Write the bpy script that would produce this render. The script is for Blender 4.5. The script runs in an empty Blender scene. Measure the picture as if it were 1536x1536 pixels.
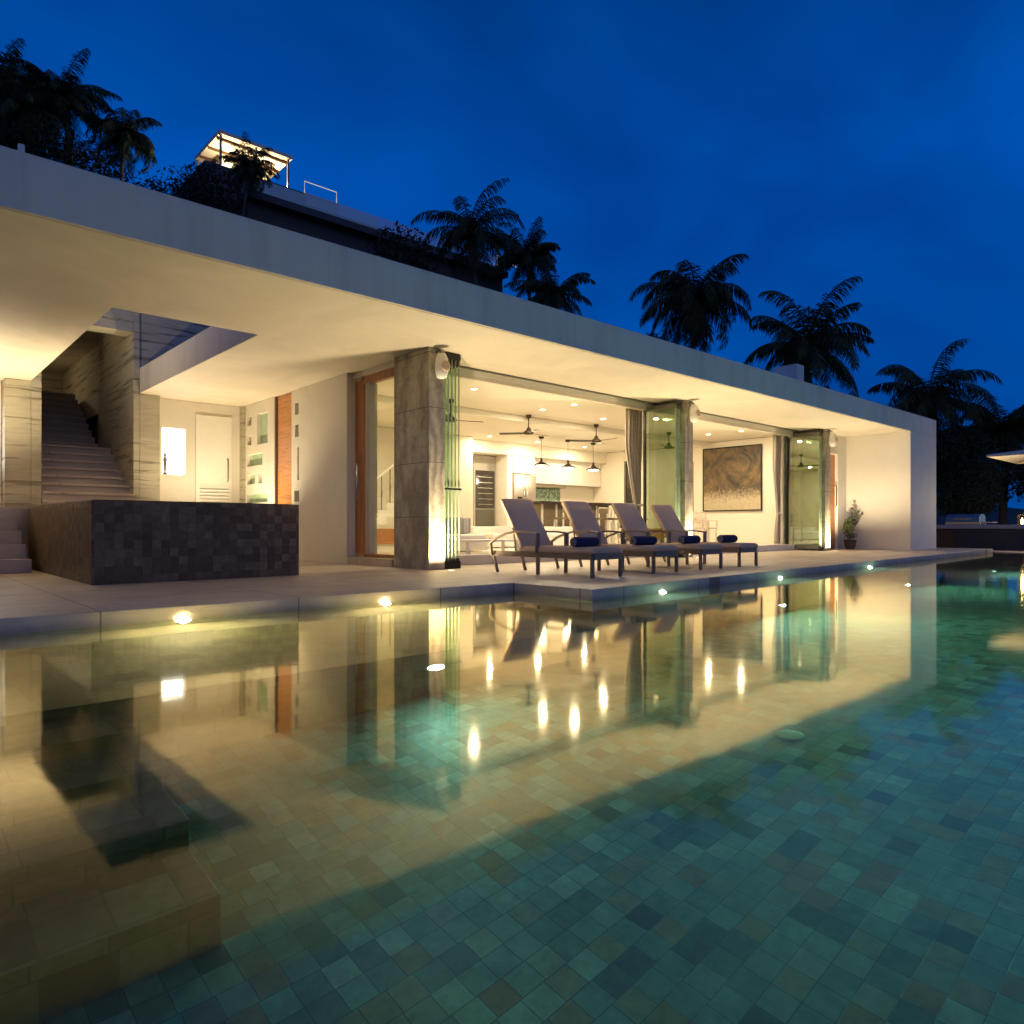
import bpy, bmesh, math, random
from mathutils import Vector, Matrix
random.seed(7)
S = bpy.context.scene
COL = S.collection
R = math.radians

# ------------------------------------------------------------------ materials
def new_mat(name):
    m = bpy.data.materials.new(name); m.use_nodes = True
    nt = m.node_tree
    for n in list(nt.nodes): nt.nodes.remove(n)
    out = nt.nodes.new('ShaderNodeOutputMaterial')
    return m, nt, out

def N(nt, t, **kw):
    n = nt.nodes.new(t)
    for k, v in kw.items():
        if k in n.inputs.keys(): n.inputs[k].default_value = v
        else: setattr(n, k, v)
    return n

def ramp(nt, fac, stops):
    n = nt.nodes.new('ShaderNodeValToRGB')
    cr = n.color_ramp
    while len(cr.elements) < len(stops): cr.elements.new(0.5)
    for e, (p, c) in zip(cr.elements, stops):
        e.position = p; e.color = (c[0], c[1], c[2], 1)
    nt.links.new(fac, n.inputs[0])
    return n.outputs[0]

def mathn(nt, op, a, b=None, c=None):
    n = nt.nodes.new('ShaderNodeMath'); n.operation = op
    for i, x in enumerate((a, b, c)):
        if x is None: continue
        if isinstance(x, (int, float)): n.inputs[i].default_value = x
        else: nt.links.new(x, n.inputs[i])
    return n.outputs[0]

def coords(nt, scale=(1, 1, 1), obj=True, rot=(0, 0, 0)):
    t = nt.nodes.new('ShaderNodeTexCoord')
    mp = nt.nodes.new('ShaderNodeMapping')
    mp.inputs['Scale'].default_value = scale
    mp.inputs['Rotation'].default_value = rot
    nt.links.new(t.outputs['Object' if obj else 'Generated'], mp.inputs[0])
    return mp.outputs[0]

def noise(nt, vec, scale, detail=4, rough=.55, dist=0):
    n = N(nt, 'ShaderNodeTexNoise', Scale=scale, Detail=detail, Roughness=rough, Distortion=dist)
    nt.links.new(vec, n.inputs['Vector'])
    return n.outputs[0]

def mix(nt, fac, a, b, mode='MIX'):
    n = nt.nodes.new('ShaderNodeMixRGB'); n.blend_type = mode
    for i, x in enumerate((fac, a, b)):
        if isinstance(x, (int, float)): n.inputs[i].default_value = x
        elif isinstance(x, tuple): n.inputs[i].default_value = (x[0], x[1], x[2], 1)
        else: nt.links.new(x, n.inputs[i])
    return n.outputs[0]

def principled(nt, out, color, rough=.5, metal=0., bump=None, bstr=.2, bdist=.01, spec=.5):
    p = nt.nodes.new('ShaderNodeBsdfPrincipled')
    if isinstance(color, tuple): p.inputs['Base Color'].default_value = (*color, 1)
    else: nt.links.new(color, p.inputs['Base Color'])
    if isinstance(rough, (int, float)): p.inputs['Roughness'].default_value = rough
    else: nt.links.new(rough, p.inputs['Roughness'])
    p.inputs['Metallic'].default_value = metal
    p.inputs['Specular IOR Level'].default_value = spec
    if bump is not None:
        b = nt.nodes.new('ShaderNodeBump'); b.inputs['Strength'].default_value = bstr
        b.inputs['Distance'].default_value = bdist
        nt.links.new(bump, b.inputs['Height']); nt.links.new(b.outputs[0], p.inputs['Normal'])
    nt.links.new(p.outputs[0], out.inputs[0])
    return p

def simple(name, c, rough=.5, metal=0., var=.12, scale=6., stretch=(1, 1, 1), bstr=.1, bdist=.005):
    m, nt, out = new_mat(name)
    v = coords(nt, stretch)
    f = noise(nt, v, scale)
    col = ramp(nt, f, [(.25, tuple(x*(1-var) for x in c)), (.75, tuple(min(1, x*(1+var)) for x in c))])
    principled(nt, out, col, rough, metal, f, bstr, bdist)
    return m

def emit(name, c, s):
    m, nt, out = new_mat(name)
    e = N(nt, 'ShaderNodeEmission'); e.inputs[0].default_value = (*c, 1); e.inputs[1].default_value = s
    nt.links.new(e.outputs[0], out.inputs[0])
    return m

M = {}
def plaster(name, c, swirl=.06, b=.15):
    m, nt, out = new_mat(name)
    v = coords(nt)
    f1 = noise(nt, v, .7, 5, .6, 1.2); f2 = noise(nt, v, 9, 4, .6)
    col = ramp(nt, f1, [(.3, tuple(x*(1-swirl) for x in c)), (.7, tuple(x*(1+swirl) for x in c))])
    col = mix(nt, mathn(nt, 'MULTIPLY', f2, .12), col, tuple(x*.75 for x in c))
    principled(nt, out, col, .62, 0, f2, b, .004)
    return m
M['plaster'] = plaster('warm white plaster', (.70, .65, .56))
def fascia_mat():
    m, nt, out = new_mat('weathered white roof render')
    v = coords(nt); f = noise(nt, coords(nt, (2.2, 2.2, .22)), 1.6, 6, .65, .4); f2 = noise(nt, v, 11, 4); f1 = noise(nt, v, .5, 4)
    col = ramp(nt, f, [(.25, (.56, .52, .45)), (.5, (.68, .63, .545)), (.8, (.72, .67, .58))])
    col = mix(nt, .3, col, ramp(nt, f1, [(.3, (.75, .75, .74)), (.7, (1, 1, 1))]), 'MULTIPLY')
    sx = nt.nodes.new('ShaderNodeSeparateXYZ'); nt.links.new(v, sx.inputs[0])
    a = mathn(nt, 'FRACT', mathn(nt, 'DIVIDE', mathn(nt, 'ADD', sx.outputs[0], 60), 3.6))
    l = mathn(nt, 'LESS_THAN', a, .0022)
    col = mix(nt, mathn(nt, 'MULTIPLY', l, .2), col, (.25, .23, .2))
    principled(nt, out, col, .7, 0, mathn(nt, 'SUBTRACT', f2, l), .2, .006)
    return m
M['fascia'] = fascia_mat()
M['soffit'] = plaster('polished cement render', (.66, .59, .47), .10, .2)
M['interior'] = plaster('interior cream paint', (.78, .72, .60), .02, .05)
M['grey_plaster'] = plaster('grey plaster', (.40, .37, .32))
M['dark_wall'] = plaster('dark brown wall render', (.055, .042, .035), .12)
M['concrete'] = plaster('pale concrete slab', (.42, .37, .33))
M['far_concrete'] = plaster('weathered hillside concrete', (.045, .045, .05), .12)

def deck_mat():
    m, nt, out = new_mat('travertine paving')
    v = coords(nt)
    f1 = noise(nt, v, 1.3, 6, .6, .6); f2 = noise(nt, v, 14, 4)
    col = ramp(nt, f1, [(.25, (.40, .32, .25)), (.55, (.54, .45, .36)), (.8, (.62, .53, .44))])
    col = mix(nt, .35, col, ramp(nt, noise(nt, v, 5.5, 6, .7, .5), [(.35, (.62, .60, .58)), (.6, (1, 1, 1))]), 'MULTIPLY')
    sx = nt.nodes.new('ShaderNodeSeparateXYZ'); nt.links.new(v, sx.inputs[0])
    def line(o, period, w, off):
        a = mathn(nt, 'FRACT', mathn(nt, 'DIVIDE', mathn(nt, 'ADD', o, off + 200*period), period))
        return mathn(nt, 'LESS_THAN', a, w/period)
    lx = line(sx.outputs[0], 1.62, .014, .3); ly = line(sx.outputs[1], 1.05, .018, .12)
    damp = N(nt, 'ShaderNodeMapRange'); damp.inputs['From Min'].default_value = -.095; damp.inputs['From Max'].default_value = -.03; damp.inputs['To Min'].default_value = .6; damp.inputs['To Max'].default_value = 0.
    nt.links.new(mathn(nt, 'ADD', sx.outputs[2], mathn(nt, 'MULTIPLY', noise(nt, v, 6, 4), .04)), damp.inputs[0])
    col = mix(nt, damp.outputs[0], col, (.19, .17, .14))
    l = mathn(nt, 'MULTIPLY', mathn(nt, 'MAXIMUM', lx, ly), .85)
    col = mix(nt, l, col, (.15, .11, .08))
    principled(nt, out, col, .5, 0, f2, .12, .004)
    return m
M['deck'] = deck_mat()

def slate_mat():
    m, nt, out = new_mat('swirled brown slate cladding')
    v = coords(nt)
    w = N(nt, 'ShaderNodeTexWave', Scale=.8, Distortion=14.0, Detail=5.0); w.inputs['Detail Scale'].default_value = 1.4
    mp = coords(nt, (1.6, 1.6, .7)); nt.links.new(mp, w.inputs[0])
    f = noise(nt, v, 7, 6, .65, .8)
    fac = mathn(nt, 'ADD', mathn(nt, 'MULTIPLY', w.outputs['Fac'], .28), mathn(nt, 'MULTIPLY', f, .75))
    col = ramp(nt, fac, [(.2, (.16, .135, .10)), (.5, (.31, .27, .205)), (.8, (.47, .42, .32))])
    sx = nt.nodes.new('ShaderNodeSeparateXYZ'); nt.links.new(v, sx.inputs[0])
    a = mathn(nt, 'FRACT', mathn(nt, 'DIVIDE', mathn(nt, 'ADD', sx.outputs[2], .03), .835))
    l = mathn(nt, 'MULTIPLY', mathn(nt, 'LESS_THAN', a, .012), .8)
    col = mix(nt, l, col, (.035, .026, .02))
    principled(nt, out, col, .55, 0, fac, .5, .012)
    return m
M['slate'] = slate_mat()

def vein_mat(name, base, vein, dark=1.0):
    m, nt, out = new_mat(name)
    v = coords(nt, (1.0, 1.0, 5.0))
    f = noise(nt, v, 1.5, 6, .62, .6)
    v2 = coords(nt, (.45, .45, 9.0)); g = noise(nt, v2, 1.25, 5, .6, .3)
    col = ramp(nt, f, [(.25, tuple(x*.72*dark for x in base)), (.7, tuple(x*dark for x in base))])
    vf = ramp(nt, g, [(.565, (0, 0, 0)), (.63, (1, 1, 1))])
    col = mix(nt, mathn(nt, 'MULTIPLY', vf, .75), col, tuple(x*dark for x in vein))
    h = mathn(nt, 'SUBTRACT', f, vf)
    principled(nt, out, col, .7, 0, h, .6, .02)
    return m
M['travertine'] = vein_mat('veined travertine wall', (.47, .43, .32), (.17, .14, .09))
M['stone_dark'] = vein_mat('rough stacked stone wall', (.42, .37, .29), (.08, .066, .05))

def wood_mat(name, c, axis='z', rough=.4):
    m, nt, out = new_mat(name)
    sc = {'z': (9, 9, .7), 'x': (.7, 9, 9), 'y': (9, .7, 9)}[axis]
    v = coords(nt, sc)
    f = noise(nt, v, 2.0, 6, .6, 1.5)
    col = ramp(nt, f, [(.25, tuple(x*.5 for x in c)), (.5, c), (.8, tuple(min(1, x*1.35) for x in c))])
    principled(nt, out, col, rough, 0, f, .12, .004)
    return m
M['wood'] = wood_mat('orange teak', (.36, .145, .045))
M['wood_h'] = wood_mat('orange teak boards', (.42, .17, .05), 'x')
M['wood_lit'] = wood_mat('lit teak boards', (.52, .22, .06), 'y')  # lighter copy of the teak, lamplight on the door put into its colour
M['wood_dark'] = wood_mat('dark stained timber', (.10, .045, .018))

def tile_mat(name, size, cols, grout, rough=.45, off=True, plane='xy', spec=.5, wet=False, shift=0.0):
    """square stone tiles with per tile colour; plane picks the two axes"""
    m, nt, out = new_mat(name)
    v = coords(nt)
    sx = nt.nodes.new('ShaderNodeSeparateXYZ'); nt.links.new(v, sx.inputs[0])
    ge = nt.nodes.new('ShaderNodeNewGeometry')
    sn = nt.nodes.new('ShaderNodeSeparateXYZ'); nt.links.new(ge.outputs['True Normal'], sn.inputs[0])
    ax = mathn(nt, 'ABSOLUTE', sn.outputs[0]); ay = mathn(nt, 'ABSOLUTE', sn.outputs[1]); az = mathn(nt, 'ABSOLUTE', sn.outputs[2])
    isx = mathn(nt, 'GREATER_THAN', ax, .6); isz = mathn(nt, 'GREATER_THAN', az, .6)
    # U = x unless the face looks along x, then y ; V = z unless the face is level, then y
    def sel(f, a, b):
        n = nt.nodes.new('ShaderNodeMix'); n.data_type = 'FLOAT'
        nt.links.new(f, n.inputs[0]); nt.links.new(a, n.inputs[2]); nt.links.new(b, n.inputs[3]); return n.outputs[0]
    U = sel(isx, sx.outputs[0], sx.outputs[1])
    V = sel(isz, sx.outputs[2], sx.outputs[1])
    U = mathn(nt, 'DIVIDE', mathn(nt, 'ADD', U, 50 + shift), size); V = mathn(nt, 'DIVIDE', mathn(nt, 'ADD', V, 50), size)
    vi = mathn(nt, 'FLOOR', V)
    if off:
        wr = nt.nodes.new('ShaderNodeTexWhiteNoise'); wr.noise_dimensions = '1D'; nt.links.new(vi, wr.inputs['W'])
        U = mathn(nt, 'ADD', U, mathn(nt, 'MULTIPLY', wr.outputs[0], .34))
    ui = mathn(nt, 'FLOOR', U)
    cb = nt.nodes.new('ShaderNodeCombineXYZ'); nt.links.new(ui, cb.inputs[0]); nt.links.new(vi, cb.inputs[1])
    wn = nt.nodes.new('ShaderNodeTexWhiteNoise'); wn.noise_dimensions = '2D'; nt.links.new(cb.outputs[0], wn.inputs[0])
    col = ramp(nt, wn.outputs[0], cols)
    f = noise(nt, v, 16, 6, .7); f0 = noise(nt, v, .9, 3)
    col = mix(nt, .6, col, ramp(nt, f, [(.32, (.42, .42, .42)), (.68, (1.2, 1.2, 1.2))]), 'MULTIPLY')
    col = mix(nt, .5, col, ramp(nt, f0, [(.3, (.55, .6, .6)), (.7, (1, 1, 1))]), 'MULTIPLY')
    fu = mathn(nt, 'FRACT', U); fv = mathn(nt, 'FRACT', V)
    def edge(q):
        return mathn(nt, 'MINIMUM', q, mathn(nt, 'SUBTRACT', 1, q))
    e = mathn(nt, 'MINIMUM', edge(fu), edge(fv))
    g = mathn(nt, 'LESS_THAN', e, .018)
    col = mix(nt, mathn(nt, 'MULTIPLY', g, .8), col, grout)
    h = mathn(nt, 'ADD', mathn(nt, 'MULTIPLY', f, .35), mathn(nt, 'MULTIPLY', wn.outputs[0], .5))
    h = mathn(nt, 'SUBTRACT', h, mathn(nt, 'MULTIPLY', g, .6))
    if wet:
        vv = coords(nt, (14, 14, .5)); h = mathn(nt, 'ADD', h, mathn(nt, 'MULTIPLY', noise(nt, vv, 1.5, 3), 2.2))
    principled(nt, out, col, rough, 0, h, .35, .008, spec)
    return m
GREENS = [(0, (.05, .105, .085)), (.06, (.075, .16, .13)), (.18, (.105, .215, .175)), (.4, (.135, .28, .23)), (.58, (.15, .31, .255)),
          (.7, (.18, .235, .145)), (.8, (.21, .19, .10)), (.9, (.19, .36, .295)), (1, (.23, .39, .31))]
M['pool_tile'] = tile_mat('green volcanic pool tile', .1, GREENS, (.02, .05, .045))
BEIGES = [(0, (.10, .105, .07)), (.25, (.17, .17, .11)), (.5, (.22, .215, .14)), (.75, (.20, .21, .135)), (1, (.27, .25, .16))]
M['ledge_tile'] = tile_mat('large sandy green ledge tile', .2, BEIGES, (.075, .085, .06))
DARKS = [(0, (.115, .072, .034)), (.3, (.15, .098, .05)), (.6, (.185, .123, .066)), (.85, (.22, .148, .08)), (1, (.255, .172, .096))]
M['dark_tile'] = tile_mat('dark lava stone tile', .10, DARKS, (.09, .07, .05), .45, False, wet=True, spec=.3)
MOS = [(0, (.10, .22, .14)), (.3, (.22, .36, .24)), (.6, (.34, .46, .34)), (1, (.5, .56, .45))]
M['mosaic'] = tile_mat('green glass mosaic', .05, MOS, (.3, .33, .27), .2, False)

def glass_mat(name, tint, refl=.14, rough=0.0):
    m, nt, out = new_mat(name)
    t = N(nt, 'ShaderNodeBsdfTransparent'); t.inputs[0].default_value = (*tint, 1)
    g = N(nt, 'ShaderNodeBsdfGlossy', Roughness=rough); g.inputs[0].default_value = (.90, 1, .86, 1)
    fr = N(nt, 'ShaderNodeFresnel', IOR=1.5)
    ge = nt.nodes.new('ShaderNodeNewGeometry')
    fac = mathn(nt, 'MINIMUM', mathn(nt, 'ADD', fr.outputs[0], refl), .8)
    fac = mathn(nt, 'MULTIPLY', fac, mathn(nt, 'SUBTRACT', 1, ge.outputs['Backfacing']))
    mx = N(nt, 'ShaderNodeMixShader')
    nt.links.new(fac, mx.inputs[0]); nt.links.new(t.outputs[0], mx.inputs[1]); nt.links.new(g.outputs[0], mx.inputs[2])
    nt.links.new(mx.outputs[0], out.inputs[0])
    return m
M['glass'] = glass_mat('pale green glass', (.90, .96, .88), .0)
M['glass_deep'] = glass_mat('deep green glass', (.74, .85, .68), .30)
M['glass_edge'] = simple('green glass edge', (.32, .38, .30), .15, 0, .2)
M['glass_clear'] = glass_mat('clear glass', (.93, .95, .90), .03)
M['glass_blue'] = glass_mat('dim balustrade glass', (.55, .62, .68), .25)
M['glass_green_block'] = simple('cast green glass', (.36, .52, .34), .15, 0, .12)
M['glass_grey_block'] = simple('cast grey glass', (.33, .33, .22), .15, 0, .12)
M['dark_glass'] = simple('dark oven glass', (.05, .045, .04), .06, 0, .1)

def water_mat(name, rough=.055, ior_f=1.33, bump=.08, tint=(.90, 1, .92), gain=1.6):
    m, nt, out = new_mat(name)
    v = coords(nt, (1.0, 1.0, 1.0))
    f = noise(nt, v, 2.2, 3, .5)
    b = N(nt, 'ShaderNodeBump', Strength=bump, Distance=.01); nt.links.new(f, b.inputs['Height'])
    rf = N(nt, 'ShaderNodeBsdfRefraction', Roughness=0.0, IOR=1.333); rf.inputs[0].default_value = (*tint, 1)
    gl = N(nt, 'ShaderNodeBsdfGlossy', Roughness=rough); gl.inputs[0].default_value = (1, .94, .73, 1)
    fr = N(nt, 'ShaderNodeFresnel', IOR=ior_f)
    for n in (rf, gl, fr): nt.links.new(b.outputs[0], n.inputs['Normal'])
    mx = N(nt, 'ShaderNodeMixShader')
    nt.links.new(mathn(nt, 'MINIMUM', mathn(nt, 'MULTIPLY', fr.outputs[0], gain), .9), mx.inputs[0]); nt.links.new(rf.outputs[0], mx.inputs[1]); nt.links.new(gl.outputs[0], mx.inputs[2])
    nt.links.new(mx.outputs[0], out.inputs[0])
    return m
M['water'] = water_mat('still pool water')
M['water_small'] = water_mat('brimming plunge pool water', .02, 1.4, .05, gain=1.0)

m, nt, out = new_mat('mauve taupe woven cushion'); v = coords(nt)
f = noise(nt, v, 120, 3); f2 = noise(nt, coords(nt, (1, 2.2, 2.2)), 3.2, 4, .55, 1.2)
col = mix(nt, .5, (.64, .47, .33), ramp(nt, f, [(.3, (.7, .7, .7)), (.7, (1.1, 1.1, 1.1))]), 'MULTIPLY')
principled(nt, out, col, .92, 0, mathn(nt, 'ADD', mathn(nt, 'MULTIPLY', f, .06), f2), .55, .03, .2)
M['fabric'] = m
M['frame_metal'] = simple('bronze powder coated frame', (.22, .165, .115), .38, .3, .1)
M['navy'] = simple('navy towelling', (.018, .024, .07), .95, 0, .3, 90, bstr=.6, bdist=.004)
M['towel_end'] = simple('pale towel core', (.35, .32, .30), .95, 0, .2, 90)
M['black'] = simple('black metal', (.02, .018, .016), .35, .4)
M['grey_metal'] = simple('dark grey aluminium frame', (.14, .135, .11), .4, .5)
M['steel'] = simple('brushed steel', (.55, .50, .44), .28, .9, .05, 4, (1, 1, 25))
M['chrome'] = simple('chrome', (.7, .7, .7), .15, 1.)
M['white'] = simple('white lacquer', (.78, .75, .68), .35, 0, .03)
M['white_fabric'] = simple('white upholstery', (.80, .76, .68), .9, 0, .05, 40)
M['orange_fabric'] = simple('orange fabric', (.55, .20, .04), .9, 0, .1, 40)
M['stripe'] = simple('grey striped fabric', (.35, .33, .32), .9, 0, .75, 7, (4, 4, .2))
M['curtain'] = simple('grey beige curtain', (.46, .40, .32), .9, 0, .1, 20)
M['brown_metal'] = simple('dark bronze fan', (.055, .035, .022), .4, .5)
M['worktop'] = simple('dark brown worktop', (.05, .033, .022), .3)
M['panel_brown'] = simple('olive brown cabinet front', (.20, .155, .09), .5, 0, .2, 10)
M['floor_in'] = simple('polished cream floor', (.72, .65, .54), .22, 0, .04, 2)
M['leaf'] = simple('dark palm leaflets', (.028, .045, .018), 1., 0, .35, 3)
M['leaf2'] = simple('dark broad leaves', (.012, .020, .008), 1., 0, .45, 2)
M['leaf_pot'] = simple('olive potted leaves', (.07, .10, .03), .6, 0, .35, 9)
M['trunk'] = simple('palm bark', (.085, .068, .05), .9, 0, .3, 6, (1, 1, 6))
M['pot'] = simple('dark clay pot', (.09, .06, .04), .7)
M['ground'] = simple('dark soil and grass', (.03, .034, .018), .95, 0, .4, .6)
M['canvas'] = simple('cream canvas', (.72, .63, .50), .9, 0, .05, 30)
M['blue_cover'] = simple('steel blue grill hood', (.10, .20, .34), .3, .6)
M['screen_wood'] = simple('red brown timber', (.12, .05, .02), .5)

def painting_mat():
    m, nt, out = new_mat('abstract brown canvas')
    v = coords(nt)
    f = noise(nt, v, 1.6, 8, .7, 1.0); g = noise(nt, v, 14, 5, .7)
    sx = nt.nodes.new('ShaderNodeSeparateXYZ'); nt.links.new(v, sx.inputs[0])
    low = N(nt, 'ShaderNodeMapRange'); low.inputs['From Min'].default_value = .1; low.inputs['From Max'].default_value = .95
    low.inputs['To Min'].default_value = 1.0; low.inputs['To Max'].default_value = 0.0
    nt.links.new(sx.outputs[2], low.inputs[0])
    a = ramp(nt, f, [(.3, (.03, .022, .016)), (.45, (.085, .062, .042)), (.6, (.20, .13, .055)), (.75, (.13, .105, .08))])
    fac = mathn(nt, 'MULTIPLY', mathn(nt, 'SUBTRACT', mathn(nt, 'ADD', mathn(nt, 'MULTIPLY', low.outputs[0], .75), mathn(nt, 'MULTIPLY', g, .7)), .62), 2.6)
    fac = mathn(nt, 'MINIMUM', mathn(nt, 'MAXIMUM', fac, 0), .8)
    col = mix(nt, fac, a, (.62, .52, .36))
    col = mix(nt, .35, col, ramp(nt, g, [(.3, (.3, .3, .3)), (.7, (1, 1, 1))]), 'MULTIPLY')
    principled(nt, out, col, .7, 0, g, .3, .005)
    return m
M['painting'] = painting_mat()

WARM = (1.0, .82, .53); WARM2 = (1.0, .80, .48)
M['lamp_warm'] = emit('warm lamp lens', WARM2, 16)
M['lamp_soft'] = emit('warm frosted lens', WARM2, 14)
M['niche_glow'] = emit('backlit white niche', (.95, .95, 1.0), 5.0)
M['pool_lamp_warm'] = emit('warm pool lamp lens', (1.0, .78, .42), 420)
M['pool_lamp_cool'] = emit('cool pool lamp lens', (.80, 1.0, .93), 40)
M['rail_glow'] = emit('lit rail tube', (1, .9, .75), .55)
M['candle'] = emit('candle glow', (1.0, .55, .2), 14)

# ------------------------------------------------------------------ mesh builder
class MB:
    def __init__(self): self.v = []; self.f = []; self.s = []
    def add(self, vs, fs, smooth=False):
        b = len(self.v); self.v += [tuple(x) for x in vs]
        for q in fs: self.f.append(tuple(b+i for i in q)); self.s.append(smooth)
        return self
    def box(self, x0, x1, y0, y1, z0, z1):
        if x0 > x1: x0, x1 = x1, x0
        if y0 > y1: y0, y1 = y1, y0
        if z0 > z1: z0, z1 = z1, z0
        v = [(x0,y0,z0),(x1,y0,z0),(x1,y1,z0),(x0,y1,z0),(x0,y0,z1),(x1,y0,z1),(x1,y1,z1),(x0,y1,z1)]
        return self.add(v, [(0,3,2,1),(4,5,6,7),(0,1,5,4),(1,2,6,5),(2,3,7,6),(3,0,4,7)])
    def prism(self, poly, z0, z1):
        n = len(poly)
        v = [(x,y,z0) for x,y in poly] + [(x,y,z1) for x,y in poly]
        f = [tuple(range(n-1,-1,-1)), tuple(range(n,2*n))] + [(i,(i+1)%n,n+(i+1)%n,n+i) for i in range(n)]
        return self.add(v, f)
    def bar(self, a, b, w, h=None, up=(0,0,1)):
        h = h or w
        a, b = Vector(a), Vector(b); d = (b-a).normalized(); u = Vector(up)
        if abs(d.dot(u)) > .98: u = Vector((0,1,0))
        s = d.cross(u).normalized()*w/2; t = s.cross(d).normalized()*h/2
        v = [p + i*s + j*t for p in (a,b) for i,j in ((-1,-1),(1,-1),(1,1),(-1,1))]
        return self.add(v, [(3,2,1,0),(4,5,6,7),(0,1,5,4),(1,2,6,5),(2,3,7,6),(3,0,4,7)])
    def rail(self, pts, w, h):
        for a, b in zip(pts, pts[1:]): self.bar(a, b, w, h)
        return self
    def tube(self, pts, rad, n=8):
        pts = [Vector(p) for p in pts]
        rad = rad if isinstance(rad, (list, tuple)) else [rad]*len(pts)
        vs = []; fs = []
        for i, p in enumerate(pts):
            d = (pts[min(i+1,len(pts)-1)] - pts[max(i-1,0)]).normalized()
            u = Vector((0,0,1)) if abs(d.z) < .9 else Vector((1,0,0))
            s = d.cross(u).normalized(); t = s.cross(d)
            vs += [p + rad[i]*(math.cos(2*math.pi*k/n)*s + math.sin(2*math.pi*k/n)*t) for k in range(n)]
        for i in range(len(pts)-1):
            for k in range(n): fs.append((i*n+k, i*n+(k+1)%n, (i+1)*n+(k+1)%n, (i+1)*n+k))
        fs.append(tuple(range(n-1,-1,-1))); fs.append(tuple((len(pts)-1)*n+k for k in range(n)))
        return self.add(vs, fs, True)
    def lathe(self, prof, c=(0,0,0), n=20, axis='z', cap=True):
        vs = []; fs = []
        for r, z in prof:
            for k in range(n):
                a = 2*math.pi*k/n; x, y = r*math.cos(a), r*math.sin(a)
                p = {'z': (x,y,z), 'y': (x,z,y), 'x': (z,x,y)}[axis]
                vs.append((c[0]+p[0], c[1]+p[1], c[2]+p[2]))
        for i in range(len(prof)-1):
            for k in range(n): fs.append((i*n+k, i*n+(k+1)%n, (i+1)*n+(k+1)%n, (i+1)*n+k))
        if cap: fs.append(tuple(range(n-1,-1,-1))); fs.append(tuple((len(prof)-1)*n+k for k in range(n)))
        return self.add(vs, fs, True)
    def grid(self, us, vs_, w0, w1, holes=(), order='xyz'):
        """slab on a grid of cells with some cells left out; order maps (u,v,w) to axes"""
        ia = {'xyz': (0,1,2), 'xzy': (0,2,1), 'yzx': (2,0,1)}[order]
        def pt(u, v, w):
            if order == 'xyz': return (u,v,w)
            if order == 'xzy': return (u,w,v)
            return (w,u,v)
        nu, nv = len(us)-1, len(vs_)-1
        idx = {}; V = []; F = []
        def vi(i, j, k):
            if (i,j,k) not in idx: idx[(i,j,k)] = len(V); V.append(pt(us[i], vs_[j], (w0,w1)[k]))
            return idx[(i,j,k)]
        full = lambda i, j: 0 <= i < nu and 0 <= j < nv and (i,j) not in holes
        for i in range(nu):
            for j in range(nv):
                if not full(i,j): continue
                F.append((vi(i,j,0),vi(i,j+1,0),vi(i+1,j+1,0),vi(i+1,j,0)))
                F.append((vi(i,j,1),vi(i+1,j,1),vi(i+1,j+1,1),vi(i,j+1,1)))
                if not full(i-1,j): F.append((vi(i,j,0),vi(i,j,1),vi(i,j+1,1),vi(i,j+1,0)))
                if not full(i+1,j): F.append((vi(i+1,j,0),vi(i+1,j+1,0),vi(i+1,j+1,1),vi(i+1,j,1)))
                if not full(i,j-1): F.append((vi(i,j,0),vi(i+1,j,0),vi(i+1,j,1),vi(i,j,1)))
                if not full(i,j+1): F.append((vi(i,j+1,0),vi(i,j+1,1),vi(i+1,j+1,1),vi(i+1,j+1,0)))
        return self.add(V, F)
    def build(self, name, mat, parent=None, org=(0,0,0), bevel=0., smooth=None, seg=2):
        me = bpy.data.meshes.new(name)
        o = Vector(org)
        me.from_pydata([tuple(Vector(v)-o) for v in self.v], [], self.f)
        bm = bmesh.new(); bm.from_mesh(me)
        if len(bm.faces) < 6000: bmesh.ops.recalc_face_normals(bm, faces=bm.faces)
        if bevel:
            es = [e for e in bm.edges if len(e.link_faces) == 2 and e.calc_face_angle(0) > .6]
            bmesh.ops.bevel(bm, geom=es, offset=bevel, segments=seg, profile=.5, affect='EDGES')
        bm.to_mesh(me); bm.free()
        if not bevel:
            for p, s in zip(me.polygons, self.s): p.use_smooth = s if smooth is None else smooth
        else:
            for p in me.polygons: p.use_smooth = bool(smooth)
        me.materials.append(M[mat] if isinstance(mat, str) else mat)
        ob = bpy.data.objects.new(name, me); COL.objects.link(ob)
        if parent is not None: ob.parent = parent
        else: ob.location = o
        return ob

def tag(o, label=None, cat=None, group=None, kind=None):
    if label: o['label'] = label
    if cat: o['category'] = cat
    if group: o['group'] = group
    if kind: o['kind'] = kind
    return o
def thing(name, loc, label, cat, group=None, rz=0.):
    o = bpy.data.objects.new(name, None); COL.objects.link(o)
    o.empty_display_size = .2
    o.location = loc; o.rotation_euler = (0,0,rz)
    return tag(o, label, cat, group)
def struct(o): return tag(o, kind='structure')
def dup(o, parent=None):
    c = o.copy(); COL.objects.link(c)
    if parent is not None: c.parent = parent
    for ch in list(o.children): dup(ch, c)
    return c
def light(name, kind, loc, energy, color=WARM, size=.1, rot=None, spot=None, blend=.6, parent=None, shape=None):
    L = bpy.data.lights.new(name, kind); L.energy = energy; L.color = color
    if kind == 'AREA':
        L.shape = shape or 'DISK'; L.size = size
    else: L.shadow_soft_size = size
    if kind == 'SPOT': L.spot_size = R(spot); L.spot_blend = blend
    o = bpy.data.objects.new(name, L); COL.objects.link(o); o.location = loc
    if rot: o.rotation_euler = rot
    if parent is not None: o.parent = parent
    return o
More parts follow.
